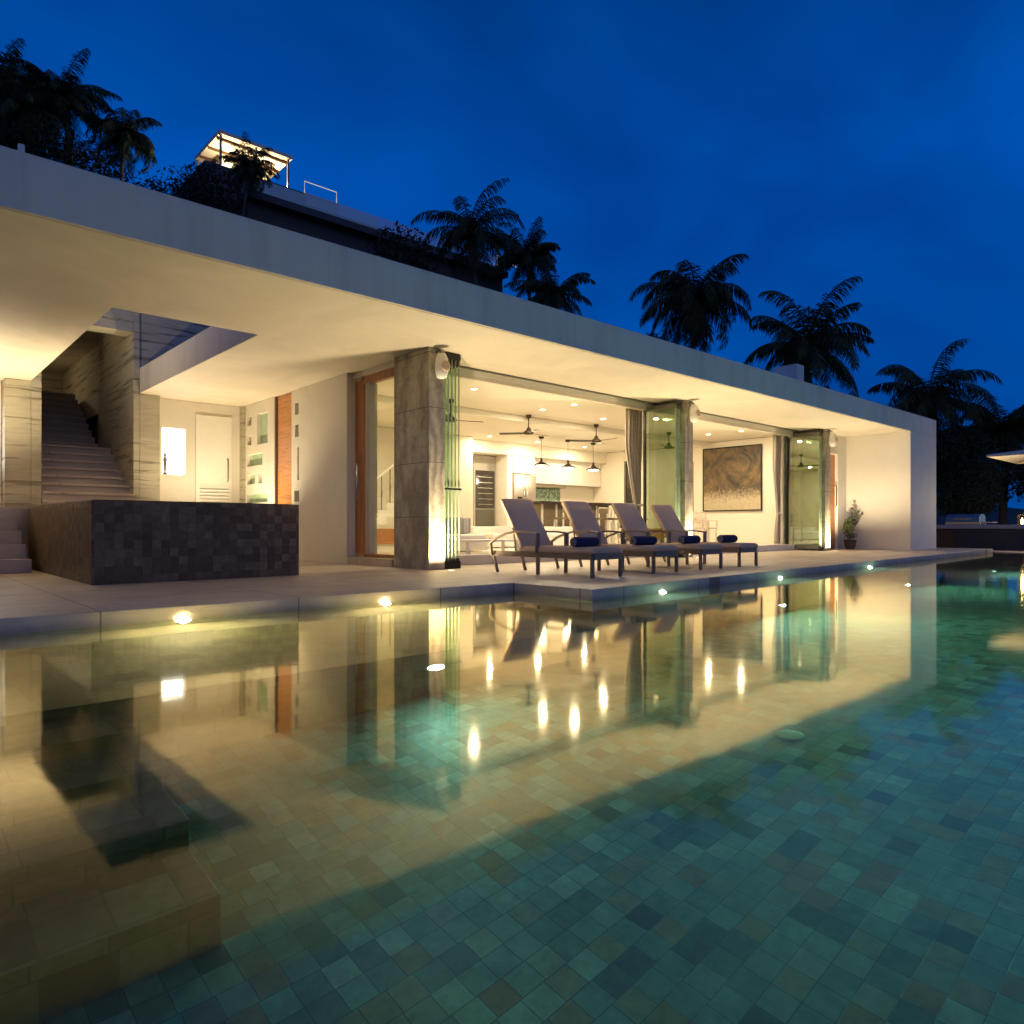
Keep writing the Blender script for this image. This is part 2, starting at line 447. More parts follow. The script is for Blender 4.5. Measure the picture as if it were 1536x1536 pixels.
# ------------------------------------------------------------------ setting
WZ = -.115                                   # water level, deck is z = 0
g = MB().add([(-700,-700,-1.8),(700,-700,-1.8),(700,700,-1.8),(-700,700,-1.8)], [(0,1,2,3)])
struct(g.build('ground', 'ground'))

DECK = [(-12,6.2),(5.62,6.2),(5.62,4.97),(25.3,6.25),(25.3,22),(-12,22)]
struct(MB().prism(DECK, -1.75, 0).build('pool_deck', 'deck', bevel=.008))
struct(MB().box(-12,25.3,-9,-.6,-1.75,0).build('near_deck', 'deck', bevel=.008))
struct(MB().box(-12,-6,-.6,6.2,-1.75,-.004).build('side_deck', 'deck'))
struct(MB().box(25.3,60,-9,14,-1.75,-.095).build('far_deck', 'deck', bevel=.006))

# pool basin: floor, walls, sun ledge and stairs
def deck_y(x): return 4.97 + (x-5.62)*(6.25-4.97)/(25.3-5.62)
pb = MB()
pb.add([(-6,-.6,-1.4),(25.3,-.6,-1.4),(25.3,6.2,-1.4),(-6,6.2,-1.4)], [(0,1,2,3)])
e = .01
poly = [(-6+e,6.2-e),(5.62-e,6.2-e),(5.62-e,4.97-e),(25.3-e,6.25-e-.0)]
top = -.13
def wall(a, b): pb.add([(a[0],a[1],-1.4),(b[0],b[1],-1.4),(b[0],b[1],top),(a[0],a[1],top)], [(0,1,2,3)])
wall(poly[0],poly[1]); wall(poly[1],poly[2]); wall(poly[2],poly[3])
wall((25.3-e,6.24),(25.3-e,-.6+e)); wall((25.3-e,-.6+e),(-6+e,-.6+e)); wall((-6+e,-.6+e),(-6+e,6.2-e))
struct(pb.build('pool_basin', 'pool_tile'))
ldg = MB().prism([(-5.98,3.78),(25.28,3.78),(25.28,6.235),(5.605,4.955),(5.605,6.185),(-5.98,6.185)], -1.395, -.37)
struct(ldg.build('pool_ledge', 'ledge_tile', bevel=.006))
st = MB()
prof = [(3.775,-.60),(3.36,-.60),(3.36,-.60)]
for y0, y1, z in ((3.36,3.772,-.60),(3.02,3.36,-.80),(2.70,3.02,-1.0),(2.38,2.70,-1.2)):
    pass
# one solid stepped prism along x
P = [(3.772,-1.395),(3.772,-.52),(3.36,-.52),(3.36,-.70),(3.00,-.70),(3.00,-.90),(2.69,-.90),(2.69,-1.12),(2.38,-1.12),(2.38,-1.395)]
n = len(P)
st.add([(-5.9,y,z) for y,z in P]+[(.86,y,z) for y,z in P], [tuple(range(n)),tuple(range(2*n-1,n-1,-1))]+[(i,n+i,n+(i+1)%n,(i+1)%n) for i in range(n)])
struct(st.build('pool_stairs', 'ledge_tile', bevel=.004))
wp = MB().add([(-5.99,-.59,WZ),(25.29,-.59,WZ),(25.29,6.5,WZ),(-5.99,6.5,WZ)], [(0,1,2,3)])
struct(wp.build('pool_water', 'water'))
d = MB().lathe([(.05,-1.39),(.075,-1.392),(.075,-1.399)], (3.72,1.86,0), 20)
tag(d.build('floor_drain', 'glass_green_block', org=(3.72,1.86,-1.4)), 'small round pale green drain cover set in the tiled pool floor', 'drain')

# hillside behind the house
import mathutils
def hill(x, y):
    h = .45*(y-17) if y > 17 else 0
    if y > 62: h = .45*45 + .05*(y-62)
    h = max(h, 0)
    k = min(1, max(0, (x+60)/40)); r = 1 - min(1, max(0, (x-34)/40))*.55
    nz = mathutils.noise.noise(Vector((x*.07, y*.07, 0)))*1.6 if y > 22 else 0
    return h*k*r + nz*min(1, h/5) - .6
hm = MB(); nx, ny = 60, 40
for j in range(ny+1):
    for i in range(nx+1):
        x = -70 + 260*i/nx; y = 22 + 150*j/ny
        hm.v.append((x, y, hill(x, y)))
for j in range(ny):
    for i in range(nx):
        a = j*(nx+1)+i; hm.f.append((a,a+1,a+nx+2,a+nx+1)); hm.s.append(True)
struct(hm.build('hillside', 'ground'))

# ------------------------------------------------------------------ the house
VO = (6.3, 9.0, 0)
villa = thing('villa', VO, 'long low white modern villa with flat overhanging roof and glowing open living room', 'building')
def vp(mb, name, mat, bevel=0., parent=None, **k): return mb.build(name, mat, parent or villa, VO, bevel, **k)
SZ = 3.4; RZ = 3.92
rf = vp(MB().grid([-10,2.25,2.42,4.02,4.12,24.2], [7.45,9.95,15.9,22.5], SZ, RZ, holes={(1,1),(2,1),(3,1),(1,2),(2,2),(3,2)}), 'roof', 'fascia', .008)
# the soffit is a render skin 4 mm below the slab
sof = vp(MB().grid([-9.98,2.252,2.42,4.02,4.118,22.05], [7.49,9.948,15.902,16.3], SZ-.006, SZ-.001, holes={(1,1),(2,1),(3,1),(1,2),(2,2),(3,2)}), 'soffit', 'soffit')
vp(MB().box(17.57,17.95,8.6,9.25,RZ-.01,4.83), 'roof_vent_box', 'plaster', .01, rf)
vp(MB().box(1.085,1.14,8.4,8.46,RZ-.01,4.41), 'roof_post', 'plaster', .006, rf)
vp(MB().box(22.06,24.2,7.45,13,0,SZ-.0005), 'wall', 'plaster', .006)
# wall with the door at the right end
vp(MB().grid([20.052,20.62,21.42,22.058],[0,2.85,SZ-.01],9.25,9.5,{(1,0)},'xzy'), 'wall', 'plaster')
rd = vp(MB().box(20.66,21.38,9.30,9.35,0.01,2.81), 'door', 'wood_h')
fr = MB(); fr.box(20.623,20.66,9.22,9.4,0,2.848); fr.box(21.38,21.417,9.22,9.4,0,2.848); fr.box(20.66,21.38,9.22,9.4,2.812,2.848)
vp(fr, 'frame', 'white', 0, rd)
vp(MB().tube([(21.30,9.25,1.25),(21.30,9.22,1.3),(21.30,9.22,1.85),(21.30,9.25,1.9)], .016), 'handle', 'black', 0, rd)
# end wall of the living room carrying the painting, with a glazed opening further back
vp(MB().grid([9.95,12.95,13.29,15.15,15.77,17.2],[.0,2.75,2.95,3.29],19.5,19.72,{(1,0),(3,0),(3,1)},'yzx'), 'wall', 'interior')
vp(MB().box(19.55,19.61,12.955,13.285,.19,2.745), 'door', 'wood')
w = MB(); w.box(19.52,19.60,15.15,15.22,.2,2.95); w.box(19.52,19.60,15.70,15.77,.2,2.95); w.box(19.52,19.60,15.22,15.70,2.88,2.95); w.box(19.52,19.60,15.22,15.70,1.3,1.36)
wf = vp(w, 'window', 'grey_metal'); vp(MB().box(19.55,19.57,15.225,15.695,.2,2.875), 'pane', 'dark_glass', 0, wf)
# back walls, kitchen recess
vp(MB().box(6.7,13.1,16.2,16.45,.0,3.29), 'wall', 'interior')
vp(MB().grid([13.1,13.85,14.75,19.498],[0,.2,2.9,3.29],17.2,17.45,{(1,1)},'xzy'), 'wall', 'interior')
vp(MB().box(12.85,13.098,16.452,17.45,0,3.29), 'wall', 'interior')
vp(MB().box(13.1,19.498,16.55,17.198,2.92,3.298), 'bulkhead', 'interior')
vp(MB().grid([6.5,19.498],[9.66,17.4],SZ-.1,SZ-.008,(),'xyz'), 'ceiling', 'interior')
for y in (12.35,):
    vp(MB().box(6.75,19.49,y,y+.42,3.15,3.302), 'ceiling_beam', 'interior', .01)
vp(MB().box(6.5,19.7,9.62,17.4,.0,.17), 'interior_floor', 'floor_in', .008)
vp(MB().box(6.95,19.6,9.54,9.60,SZ-.03,SZ-.008), 'door_track', 'grey_metal')
vp(MB().box(6.95,19.6,9.665,9.74,SZ-.17,SZ-.101), 'head_beam', 'soffit')
# pillars on the front
for x in (6.3, 13.0, 19.75):
    vp(MB().box(x,x+.3,8.85,9.82,0,SZ-.007), 'stone_pillar', 'slate', .006)
# west side: timber framed glazing, white wall, mosaic window panels
gl = MB(); gl.box(6.46,6.56,11.05,11.33,.17,3.25); gl.box(6.46,6.56,9.84,11.05,3.16,3.3)
gl.box(6.46,6.56,9.84,11.05,.13,.19)
wf = vp(gl, 'window', 'wood'); vp(MB().box(6.50,6.515,9.84,11.05,.19,3.16), 'pane', 'glass_clear', 0, wf)
vp(MB().tube([(6.44,11.2,1.15),(6.41,11.2,1.2),(6.41,11.2,1.75),(6.44,11.2,1.8)], .014), 'handle', 'chrome', 0, wf)
vp(MB().box(6.44,6.6,10.82,10.95,.19,3.16), 'frame', 'grey_plaster', 0, wf)
vp(MB().box(6.42,6.6,9.83,11.33,3.3,SZ-.01), 'wall', 'soffit')
vp(MB().box(6.30,6.5,9.9,11.34,0,.128), 'door_step', 'deck')
vp(MB().box(6.3,6.62,11.35,13.245,0,SZ-.008), 'wall', 'plaster', .006)
vp(MB().box(6.62,6.7,11.35,16.2,0,3.29), 'wall', 'interior')
# panel wall further back (x = 6.3): openings filled with cast glass
def mosaic_wall(y0, y1, blocks, parent=None):
    ys = sorted({y0, y1} | {b[0] for b in blocks} | {b[1] for b in blocks})
    zs = sorted({.97*0, SZ-.012} | {b[2] for b in blocks} | {b[3] for b in blocks})
    holes = set()
    for b in blocks:
        for i in range(len(ys)-1):
            for j in range(len(zs)-1):
                if ys[i] >= b[0]-1e-6 and ys[i+1] <= b[1]+1e-6 and zs[j] >= b[2]-1e-6 and zs[j+1] <= b[3]+1e-6: holes.add((i,j))
    p = vp(MB().grid(ys, zs, 6.32, 6.5, holes, 'yzx'), 'wall', 'plaster', 0)
    for b in blocks:
        vp(MB().box(6.41,6.46,b[0],b[1],b[2],b[3]), 'glass_block', b[4], 0, p)
G, Y = 'glass_green_block', 'glass_grey_block'
mosaic_wall(14.43, 15.98, [(14.78,15.34,2.46,3.13,G),(15.65,15.88,2.92,3.14,Y),(15.65,15.88,2.49,2.70,Y),(15.05,15.91,2.01,2.28,G),
                           (15.45,15.91,1.61,1.82,G),(15.08,15.27,1.61,1.82,Y),(14.78,15.91,1.19,1.39,G)])
mosaic_wall(13.255, 13.62, [(13.30,13.46,2.89,3.13,Y),(13.30,13.46,2.45,2.70,Y),(13.28,13.36,1.59,2.24,Y),(13.28,13.5,1.16,1.38,Y)])
vp(MB().box(6.36,6.42,13.63,14.36,.02,SZ-.02), 'door', 'wood_lit')
vp(MB().box(6.33,6.45,14.365,14.425,0,SZ-.012), 'door_frame', 'wood_dark')
vp(MB().box(6.27,6.5,15.985,16.195,0,SZ-.012), 'wall', 'travertine')
# back wall of the terrace with white door and lit niche
vp(MB().grid([4.5,4.62,5.10,6.62],[0,1.78,2.78,SZ-.012],16.2,16.5,{(1,1)},'xzy'), 'wall', 'plaster')
dr = vp(MB().box(5.30,6.08,16.16,16.196,.97,3.12), 'door', 'white', .006)
lv = MB()
for k in range(6): lv.bar((5.38,16.14,1.10+k*.075),(6.0,16.14,1.10+k*.075),.03,.012,(0,.5,1))
vp(lv, 'louvre', 'white', 0, dr)
vp(MB().tube([(5.98,16.15,1.68),(5.98,16.11,1.7),(5.98,16.11,2.16),(5.98,16.15,2.18)], .016), 'handle', 'frame_metal', 0, dr)
vp(MB().box(4.62,5.10,16.40,16.42,1.78,2.78), 'niche_panel', 'niche_glow')
# stair tower
vp(MB().box(4.0,4.117,15.925,18.9,0,5.4), 'tower_wall', 'travertine', .004)
vp(MB().box(4.12,4.5,15.92,18.9,0,SZ-.012), 'stone_pillar', 'travertine', .004)
vp(MB().box(2.253,2.42,15.925,22,0,5.4), 'tower_wall', 'travertine', .004)
vp(MB().box(4.12,6.4,15.95,18.9,RZ+.005,5.4), 'tower_wall', 'stone_dark', .006)
vp(MB().box(1.85,2.25,15.92,18.9,0,SZ-.012), 'stone_pillar', 'travertine', .006)
vp(MB().box(1.85,2.25,15.95,22,RZ+.005,5.4), 'tower_wall', 'stone_dark', .006)
vp(MB().box(2.422,3.998,15.93,16.4,4.62,5.4), 'lintel', 'travertine', .006)
vp(MB().box(4.3,4.55,18.902,25,0,6.5), 'tower_wall', 'stone_dark')
vp(MB().box(4.2,4.298,18.95,19.6,2.6,5.3), 'timber_door', 'wood_dark')
vp(MB().box(1.6,4.55,25,25.3,0,7), 'tower_wall', 'stone_dark')
vp(MB().box(2.0,2.42,18.902,25,0,6.5), 'tower_wall', 'stone_dark')
vp(MB().box(2.422,4.29,16.402,24.99,5.25,5.398), 'tower_ceiling', 'travertine')
# staircase
sm = MB(); tr = MB()
def flight(y0, z0, n, run, rise, yend):
    for k in range(n):
        yb = y0+k*run; zt = z0+(k+1)*rise
        sm.box(2.425,3.998,yb,yend,z0+k*rise-(.3 if k == 0 else 0),zt-.05)
        tr.box(2.43,3.995,yb-.035,(yb+run-.001) if k < n-1 else yend,zt-.0495,zt)
flight(15.58, .97, 8, .31, .18, 18.94)
flight(18.95, 2.41, 9, .31, .19, 24.9)
sc_ = vp(sm, 'staircase', 'concrete'); vp(tr, 'treads', 'deck', .006, sc_)
light('stair_light', 'POINT', (2.56,22.6,4.6), 16, WARM2, .1)
# left end wall
vp(MB().box(-9.9,1.84,16.3,16.6,0,SZ-.012), 'wall', 'plaster')
vp(MB().grid([-9.9,-9.6],[7.6,16.29],0,SZ-.012,(),'xyz'), 'wall', 'plaster')
w = MB(); w.box(1.2,1.72,16.26,16.298,1.7,2.85)
vp(w, 'niche_panel', 'niche_glow')
# terrace at the head of the garden steps
terr = MB().prism([(-9.5,13.35),(1.80,13.35),(1.80,13.42),(4.32,13.42),(4.32,16.19),(4.01,16.19),(4.01,15.54),(2.43,15.54),(2.43,15.9),(-9.5,15.9)], 0.004, .965)
struct(terr.build('upper_terrace', 'deck', bevel=.006))
gs = thing('garden_steps', (0,12.1,0), 'four pale stone steps climbing to the terrace left of the dark tiled block', 'steps')
for k in range(4):
    MB().box(-4,1.72-k*.02,12.1+k*.28,13.345,(0.004 if k == 0 else .0)+k*.2,(k+1)*.2-.001).build('step', 'deck', gs, (0,12.1,0), .006)
tag(MB().box(1.25,1.5,13.45,13.7,.966,1.13).build('plinth', 'white', org=(1.37,13.57,.966), bevel=.006), 'small cream stone cube at the head of the garden steps', 'plinth')

# raised plunge pool
PO = (3.08, 9.08, 0)
pp = thing('plunge_pool', PO, 'raised square plunge pool clad in dark stone tile, brimming with water', 'plunge pool')
MB().grid([1.85,2.0,4.17,4.32],[9.08,9.23,13.15,13.3],.003,.955,{(1,1)}).build('basin', 'dark_tile', pp, PO, .006)
MB().box(2.0,4.17,9.23,13.15,.004,.3).build('basin_floor', 'dark_tile', pp, PO)
MB().add([(1.853,9.083,.963),(4.317,9.083,.963),(4.317,13.297,.963),(1.853,13.297,.963)],[(0,1,2,3)]).build('water_surface', 'water_small', pp, PO)

# folding glass doors
def glass_leaf(name, a, b, parent, org, t=.03, z0=.05, z1=3.3, edge='grey_metal', gm='glass'):
    a, b = Vector((*a,0)), Vector((*b,0)); d = (b-a).normalized(); L = (b-a).length
    nrm = Vector((-d.y,d.x,0))
    def slab(s0,s1,z0,z1,t):
        q = [a+d*s0-nrm*t/2, a+d*s1-nrm*t/2, a+d*s1+nrm*t/2, a+d*s0+nrm*t/2]
        return MB().prism([(p.x,p.y) for p in q], z0, z1)
    p = slab(0,L,z0+.11,z1-.11,.014).build(name, gm, parent, org)
    fr = MB()
    for z, zz in ((z0,z0+.11),(z1-.11,z1)):
        s = slab(0,L,z,zz,t); fr.add(s.v, s.f)
    fr.build('rail', edge, p, org)
    for s0, s1 in ((0,.012),(L-.012,L)):
        e = slab(s0,s1,z0+.111,z1-.111,.018); e.build('edge_strip', 'glass_edge', p, org)
    return p
o0 = (6.8,9.2,0)
fd = thing('folding_glass_door', o0, 'stack of frameless glass leaves folded beside the first stone pillar', 'glass door', 'folding glass doors of the living room')
for x in (6.66,6.73,6.80,6.87,6.94): glass_leaf('glass_leaf', (x,8.93),(x,9.55), fd, o0)
hb = MB(); hb.box(6.64,6.96,8.915,8.95,.003,.12); hb.box(6.64,6.96,8.915,8.95,3.29,3.385); hb.build('hinge_block', 'black', fd, o0)
MB().bar((6.64,8.90,1.25),(6.96,8.90,1.25),.02,.03).build('handle', 'black', fd, o0)
for (ox, h, nr, lab) in ((12.6,(12.76,9.74),(12.76,8.92),'green glass door leaves half folded at the middle stone pillar, beside the tied curtain'),
                         (19.2,(19.52,9.88),(19.52,8.92),'green glass door leaf half folded at the far pillar near the timber door')):
    oo = (ox,9.2,0)
    fd2 = thing('folding_glass_door', oo, lab, 'glass door', 'folding glass doors of the living room')
    glass_leaf('glass_leaf', h, nr, fd2, oo, .04, gm='glass_deep')
    for k in (1,2,3): glass_leaf('glass_leaf', (nr[0]+.055*k,nr[1]+.01),(nr[0]+.055*k+.02,nr[1]+.62), fd2, oo)
    MB().box(h[0]-.05,h[0]-.016,h[1]-.06,h[1]-.0,.03,3.31).build('jamb', 'black', fd2, oo)
    hb = MB(); hb.box(nr[0]-.03,nr[0]+.2,8.90,8.93,.003,.12); hb.box(nr[0]-.03,nr[0]+.2,8.90,8.93,3.28,3.37); hb.build('hinge_block', 'black', fd2, oo)
# ------------------------------------------------------------------ sun loungers (origin under the foot end, head towards +y)
def make_lounger(org):
    t = thing('sun_lounger', org, 'x', 'sun lounger', 'sun loungers lined up on the pool deck')
    W = .60; x0, x1 = 0.0, W
    f = MB()
    f.bar((x0+.02,.02,.275),(x0+.02,1.93,.275),.035,.075); f.bar((x1-.02,.02,.275),(x1-.02,1.93,.275),.035,.075)
    f.bar((x0+.04,.02,.275),(x1-.04,.02,.275),.035,.08); f.bar((x0+.04,1.92,.275),(x1-.04,1.92,.275),.03,.05)
    for y in (.35,.7,1.05): f.bar((x0+.04,y,.285),(x1-.04,y,.285),.05,.02)
    f.build('frame', 'frame_metal', t, (0,0,0), .004)
    for x in (x0+.022, x1-.022):
        MB().bar((x,.03,0.002),(x,.03,.24),.042).build('leg', 'frame_metal', t, (0,0,0), .004)
        MB().bar((x,1.86,0.002),(x,1.95,.25),.036).build('leg', 'frame_metal', t, (0,0,0), .004)
        MB().bar((x,1.02,.002),(x,1.02,.57),.042).build('leg', 'frame_metal', t, (0,0,0), .004)
        # arched armrest: rises from behind, runs forward to the front post
        xo = x + (-.03 if x < .3 else .03)
        a = MB().rail([(xo,1.95,.24),(xo,1.985,.42),(xo,1.85,.495),(xo,1.64,.56),(xo,1.45,.588),(xo,1.22,.587),(xo,1.0,.565)], .045, .026)
        a.build('armrest', 'frame_metal', t, (0,0,0))
        a = MB().bar((xo,1.02,.3),(xo,1.02,.56),.03)
        a.build('arm_post', 'frame_metal', t, (0,0,0))
    def cushion(prof_pts, th, name, par):
        # soft slab along a profile in yz with rounded edges and a slight crown
        nx = 8; mb = MB(); rows = []
        P = [Vector((0,y,z)) for y,z in prof_pts]; m = len(P)
        for i,p in enumerate(P):
            d = (P[min(i+1,m-1)]-P[max(i-1,0)]).normalized(); nn = Vector((0,-d.z,d.y))
            e = min(i, m-1-i); sh = 1.0 if e > 0 else .72
            ring = []
            for k in range(nx+1):
                s = k/nx; c = 1-(2*s-1)**6*.28
                ring.append(p + Vector((.01+(W-.02)*s,0,0)) + nn*th*sh*c)
            for k in range(nx,-1,-1):
                s = k/nx; ring.append(p + Vector((.01+(W-.02)*s,0,0)))
            rows.append(ring)
        n = len(rows[0]); vs = [v for r in rows for v in r]; fs = []
        for i in range(m-1):
            for k in range(n): fs.append((i*n+k, i*n+(k+1)%n, (i+1)*n+(k+1)%n, (i+1)*n+k))
        fs += [tuple(range(n)), tuple((m-1)*n+k for k in range(n))]
        mb.add(vs, fs, True)
        o = mb.build(name, 'fabric', par, (0,0,0))
        return o
    c = cushion([(0.0,.318),(.02,.316),(.5,.314),(1.0,.314),(1.36,.314),(1.39,.314)], .075, 'seat_cushion', t)
    pz = .388
    MB().tube([(.022,1.33,pz-.004),(.022,.7,pz-.002),(.022,.03,pz-.012),(.06,.004,pz-.022),(W/2,.002,pz-.018),(W-.06,.004,pz-.022),(W-.022,.03,pz-.012),(W-.022,.7,pz-.002),(W-.022,1.33,pz-.004)], .006, 6).build('piping', 'fabric', c, (0,0,0))
    b = MB(); 
    for x in (x0+.05, x1-.05): b.bar((x,1.36,.33),(x,1.80,1.03),.03,.02,(0,1,0))
    for k in range(7): b.bar((x0+.05,1.38+.062*k,.36+.0985*k),(x1-.05,1.38+.062*k,.36+.0985*k),.03,.012)
    b.build('backrest_frame', 'frame_metal', t, (0,0,0))
    cushion([(1.345,.335),(1.355,.352),(1.5,.585),(1.65,.82),(1.775,1.015),(1.79,1.04)], .08, 'back_cushion', t)
    MB().bar((x0+.1,1.55,.30),(x0+.1,1.62,.72),.018).build('prop', 'frame_metal', t, (0,0,0))
    return t
LAB = ['taupe cushioned sun lounger nearest the stone pillar, foremost of the row',
       'second taupe sun lounger from the stone pillar, backrest in front of the bar counter',
       'third taupe sun lounger from the first stone pillar, backrest before the tied curtain',
       'taupe sun lounger farthest along the deck, backrest below the middle stone pillar']
TL = ['rolled navy towel on the foremost sun lounger', 'rolled navy towel on the second sun lounger of the row',
      'rolled navy towel on the third sun lounger of the row', 'rolled navy towel on the last lounger, farthest along the deck']
LX = [6.78, 8.12, 9.36, 10.56]
lo = None
for i, x in enumerate(LX):
    y = 5.98 + .05*i
    if lo is None: lo = make_lounger((x,y,0)); o = lo
    else: o = dup(lo)
    o.location = (x,y,0); o['label'] = LAB[i]; o.rotation_euler = (0,0,(0,.012,-.01,.015)[i])
def make_towel(org):
    t = thing('rolled_towel', org, 'x', 'towel', 'rolled towels on the sun loungers')
    mb = MB(); n = 26; L = .46; prof = []
    # spiral roll seen at the ends
    for s, x in ((.93,0),(1,.02),(1.02,L/2),(1,L-.02),(.93,L)): prof.append((.066*s, x-L/2))
    mb.lathe(prof, (0,0,.066), 24, 'x').build('roll', 'navy', t, (0,0,0))
    for s in (-1,1):
        sp = []
        for k in range(40):
            a = k*.45; r = .008+.0013*k
            sp.append((s*(L/2+.002), r*math.cos(a), .066+r*math.sin(a)))
        MB().tube(sp, .0055, 5).build('spiral_end', 'towel_end', t, (0,0,0))
    return t
tw = None
for i, x in enumerate(LX):
    y = 5.98+.05*i+.42
    if tw is None: tw = make_towel((0,0,0)); o = tw
    else: o = dup(tw)
    o.location = (x+.31, y, .39); o.rotation_euler = (0,0,(.03,-.05,.02,.0)[i]); o['label'] = TL[i]

# ------------------------------------------------------------------ outdoor speakers on the pillars
def make_speaker():
    t = thing('wall_speaker', (0,0,0), 'x', 'speaker', 'outdoor speakers on the stone pillars')
    MB().lathe([(.03,-.22),(.075,-.20),(.10,-.12),(.105,0),(.09,.10),(.06,.16),(.02,.17)], (0,-.13,0), 18).build('cabinet', 'white', t, (0,0,0))
    MB().lathe([(.06,0),(.085,.006),(.05,.02)], (0,-.245,-.04), 16, 'y').build('grille', 'fabric', t, (0,0,0))
    MB().tube([(0,.0,.2),(0,-.06,.24),(0,-.13,.17)], .014).build('bracket', 'grey_metal', t, (0,0,0))
    return t
sp = make_speaker()
for i,(x,l) in enumerate(((6.44,'white outdoor speaker bracketed to the top of the nearest stone pillar'),
              (13.15,'white outdoor speaker bracketed to the top of the middle stone pillar'),
              (19.9,'white outdoor speaker on the farthest stone pillar, left of the timber door'))):
    o = sp if i == 0 else dup(sp)
    o.location = (x,8.848,3.12); o['label'] = l

# ------------------------------------------------------------------ curtains
def curtain(org, pts, z0, z1, label, waist, xt):
    t = thing('curtain', org, label, 'curtain', 'tied grey curtains beside the folding doors')
    n = 70; rows = 26; mb = MB()
    for j in range(rows+1):
        z = z0+(z1-z0)*j/rows
        for i in range(n+1):
            s = i/n
            zz = (z-waist)
            wdt = .35+.65*min(1, abs(zz)/1.3)**.8 if zz > 0 else .35+.35*min(1, abs(zz)/.6)
            x = xt + (pts[0]-xt)*(1-s)*wdt + (pts[1]-xt)*s*wdt
            y = pts[2] + .045*math.sin(s*math.pi*13)*(.5+.5*wdt) + .01*math.sin(z*3+s*9)
            mb.v.append((x,y,z))
    for j in range(rows):
        for i in range(n):
            a = j*(n+1)+i; mb.f.append((a,a+1,a+n+2,a+n+1)); mb.s.append(True)
    o = mb.build('cloth', 'curtain', t, org)
    so = o.modifiers.new('thick','SOLIDIFY'); so.thickness = .006
    MB().lathe([(.10,-.02),(.112,0),(.10,.02)], (xt-.0,pts[2],waist), 16).build('tie_band', 'white_fabric', t, org)
curtain((12.3,9.9,.17), (12.42,12.98,9.98), .18, 3.28, 'grey beige curtain tied back at the middle folding door', 1.15, 12.86)
curtain((19.1,10.0,.17), (19.06,19.44,10.02), .18, 3.28, 'grey beige curtain tied back beside the painting', 1.05, 19.36)

# ------------------------------------------------------------------ living room
pt = thing('painting', (19.46,11.6,1.17), 'large brown abstract painting with a pale lower part on the cream wall', 'painting')
MB().box(19.455,19.485,10.63,12.55,1.18,3.07).build('canvas', 'painting', pt, (19.46,11.6,1.17))
f = MB(); f.box(19.445,19.492,10.595,10.627,1.145,3.105); f.box(19.445,19.492,12.553,12.585,1.145,3.105); f.box(19.445,19.492,10.627,12.553,3.073,3.105); f.box(19.445,19.492,10.627,12.553,1.145,1.177)
f.build('frame', 'black', pt, (19.46,11.6,1.17))
tvo = (19.47,14.15,1.2)
tv = thing('television', tvo, 'dark wall mounted screen seen through the half folded green glass', 'television')
MB().box(19.44,19.485,13.77,14.66,1.21,2.41).build('casing', 'black', tv, tvo, .006)
MB().box(19.434,19.4395,13.80,14.63,1.24,2.38).build('screen', 'dark_glass', tv, tvo)
sw = MB().box(19.485,19.499,10.14,10.32,1.32,1.42); tag(sw.build('light_switch', 'white', org=(19.49,10.23,1.37), bevel=.004), 'small white switch plate on the cream wall right of the painting', 'switch')

# ceiling fans
def make_fan():
    t = thing('ceiling_fan', (0,0,0), 'x', 'ceiling fan', 'dark bronze ceiling fans in the living room')
    MB().lathe([(.035,-.08),(.065,-.05),(.07,0)], (0,0,0), 16).build('canopy', 'brown_metal', t, (0,0,0))
    MB().tube([(0,0,-.06),(0,0,-.30)], .014).build('downrod', 'brown_metal', t, (0,0,0))
    MB().lathe([(.02,-.28),(.05,-.32),(.06,-.36),(.12,-.40),(.13,-.44),(.09,-.46)], (0,0,0), 20).build('motor', 'brown_metal', t, (0,0,0))
    for k in range(3):
        a = k*2*math.pi/3; c, s = math.cos(a), math.sin(a)
        vs = []
        for r, w in ((.10,.03),(.22,.055),(.65,.062),(.70,.05)):
            for q, dz in ((-1,-.012),(1,.012)):
                vs.append((c*r - s*w*q, s*r + c*w*q, -.425+dz))
        m = MB(); m.add([(x,y,z-.005) for x,y,z in vs]+[(x,y,z+.005) for x,y,z in vs],
            [(0,1,3,2),(2,3,5,4),(4,5,7,6),(8,10,11,9),(10,12,13,11),(12,14,15,13),(0,2,10,8),(2,4,12,10),(4,6,14,12),(1,9,11,3),(3,11,13,5),(5,13,15,7),(0,8,9,1),(6,7,15,14)])
        m.build('blade', 'brown_metal', t, (0,0,0))
    return t
fan = make_fan()
for i,(x,y,z,r,l) in enumerate(((11.55,12.2,3.3,.10,'bronze three bladed ceiling fan left of the pendant lamps, in the open'),
                            (13.9,12.15,3.3,.45,'bronze three bladed ceiling fan above the rightmost pendant lamp'),
                            (8.95,11.8,3.3,-.35,'bronze ceiling fan seen behind the folded glass stack'))):
    o = fan if i == 0 else dup(fan)
    o.location = (x,y,z-.002); o.rotation_euler = (0,0,r); o['label'] = l

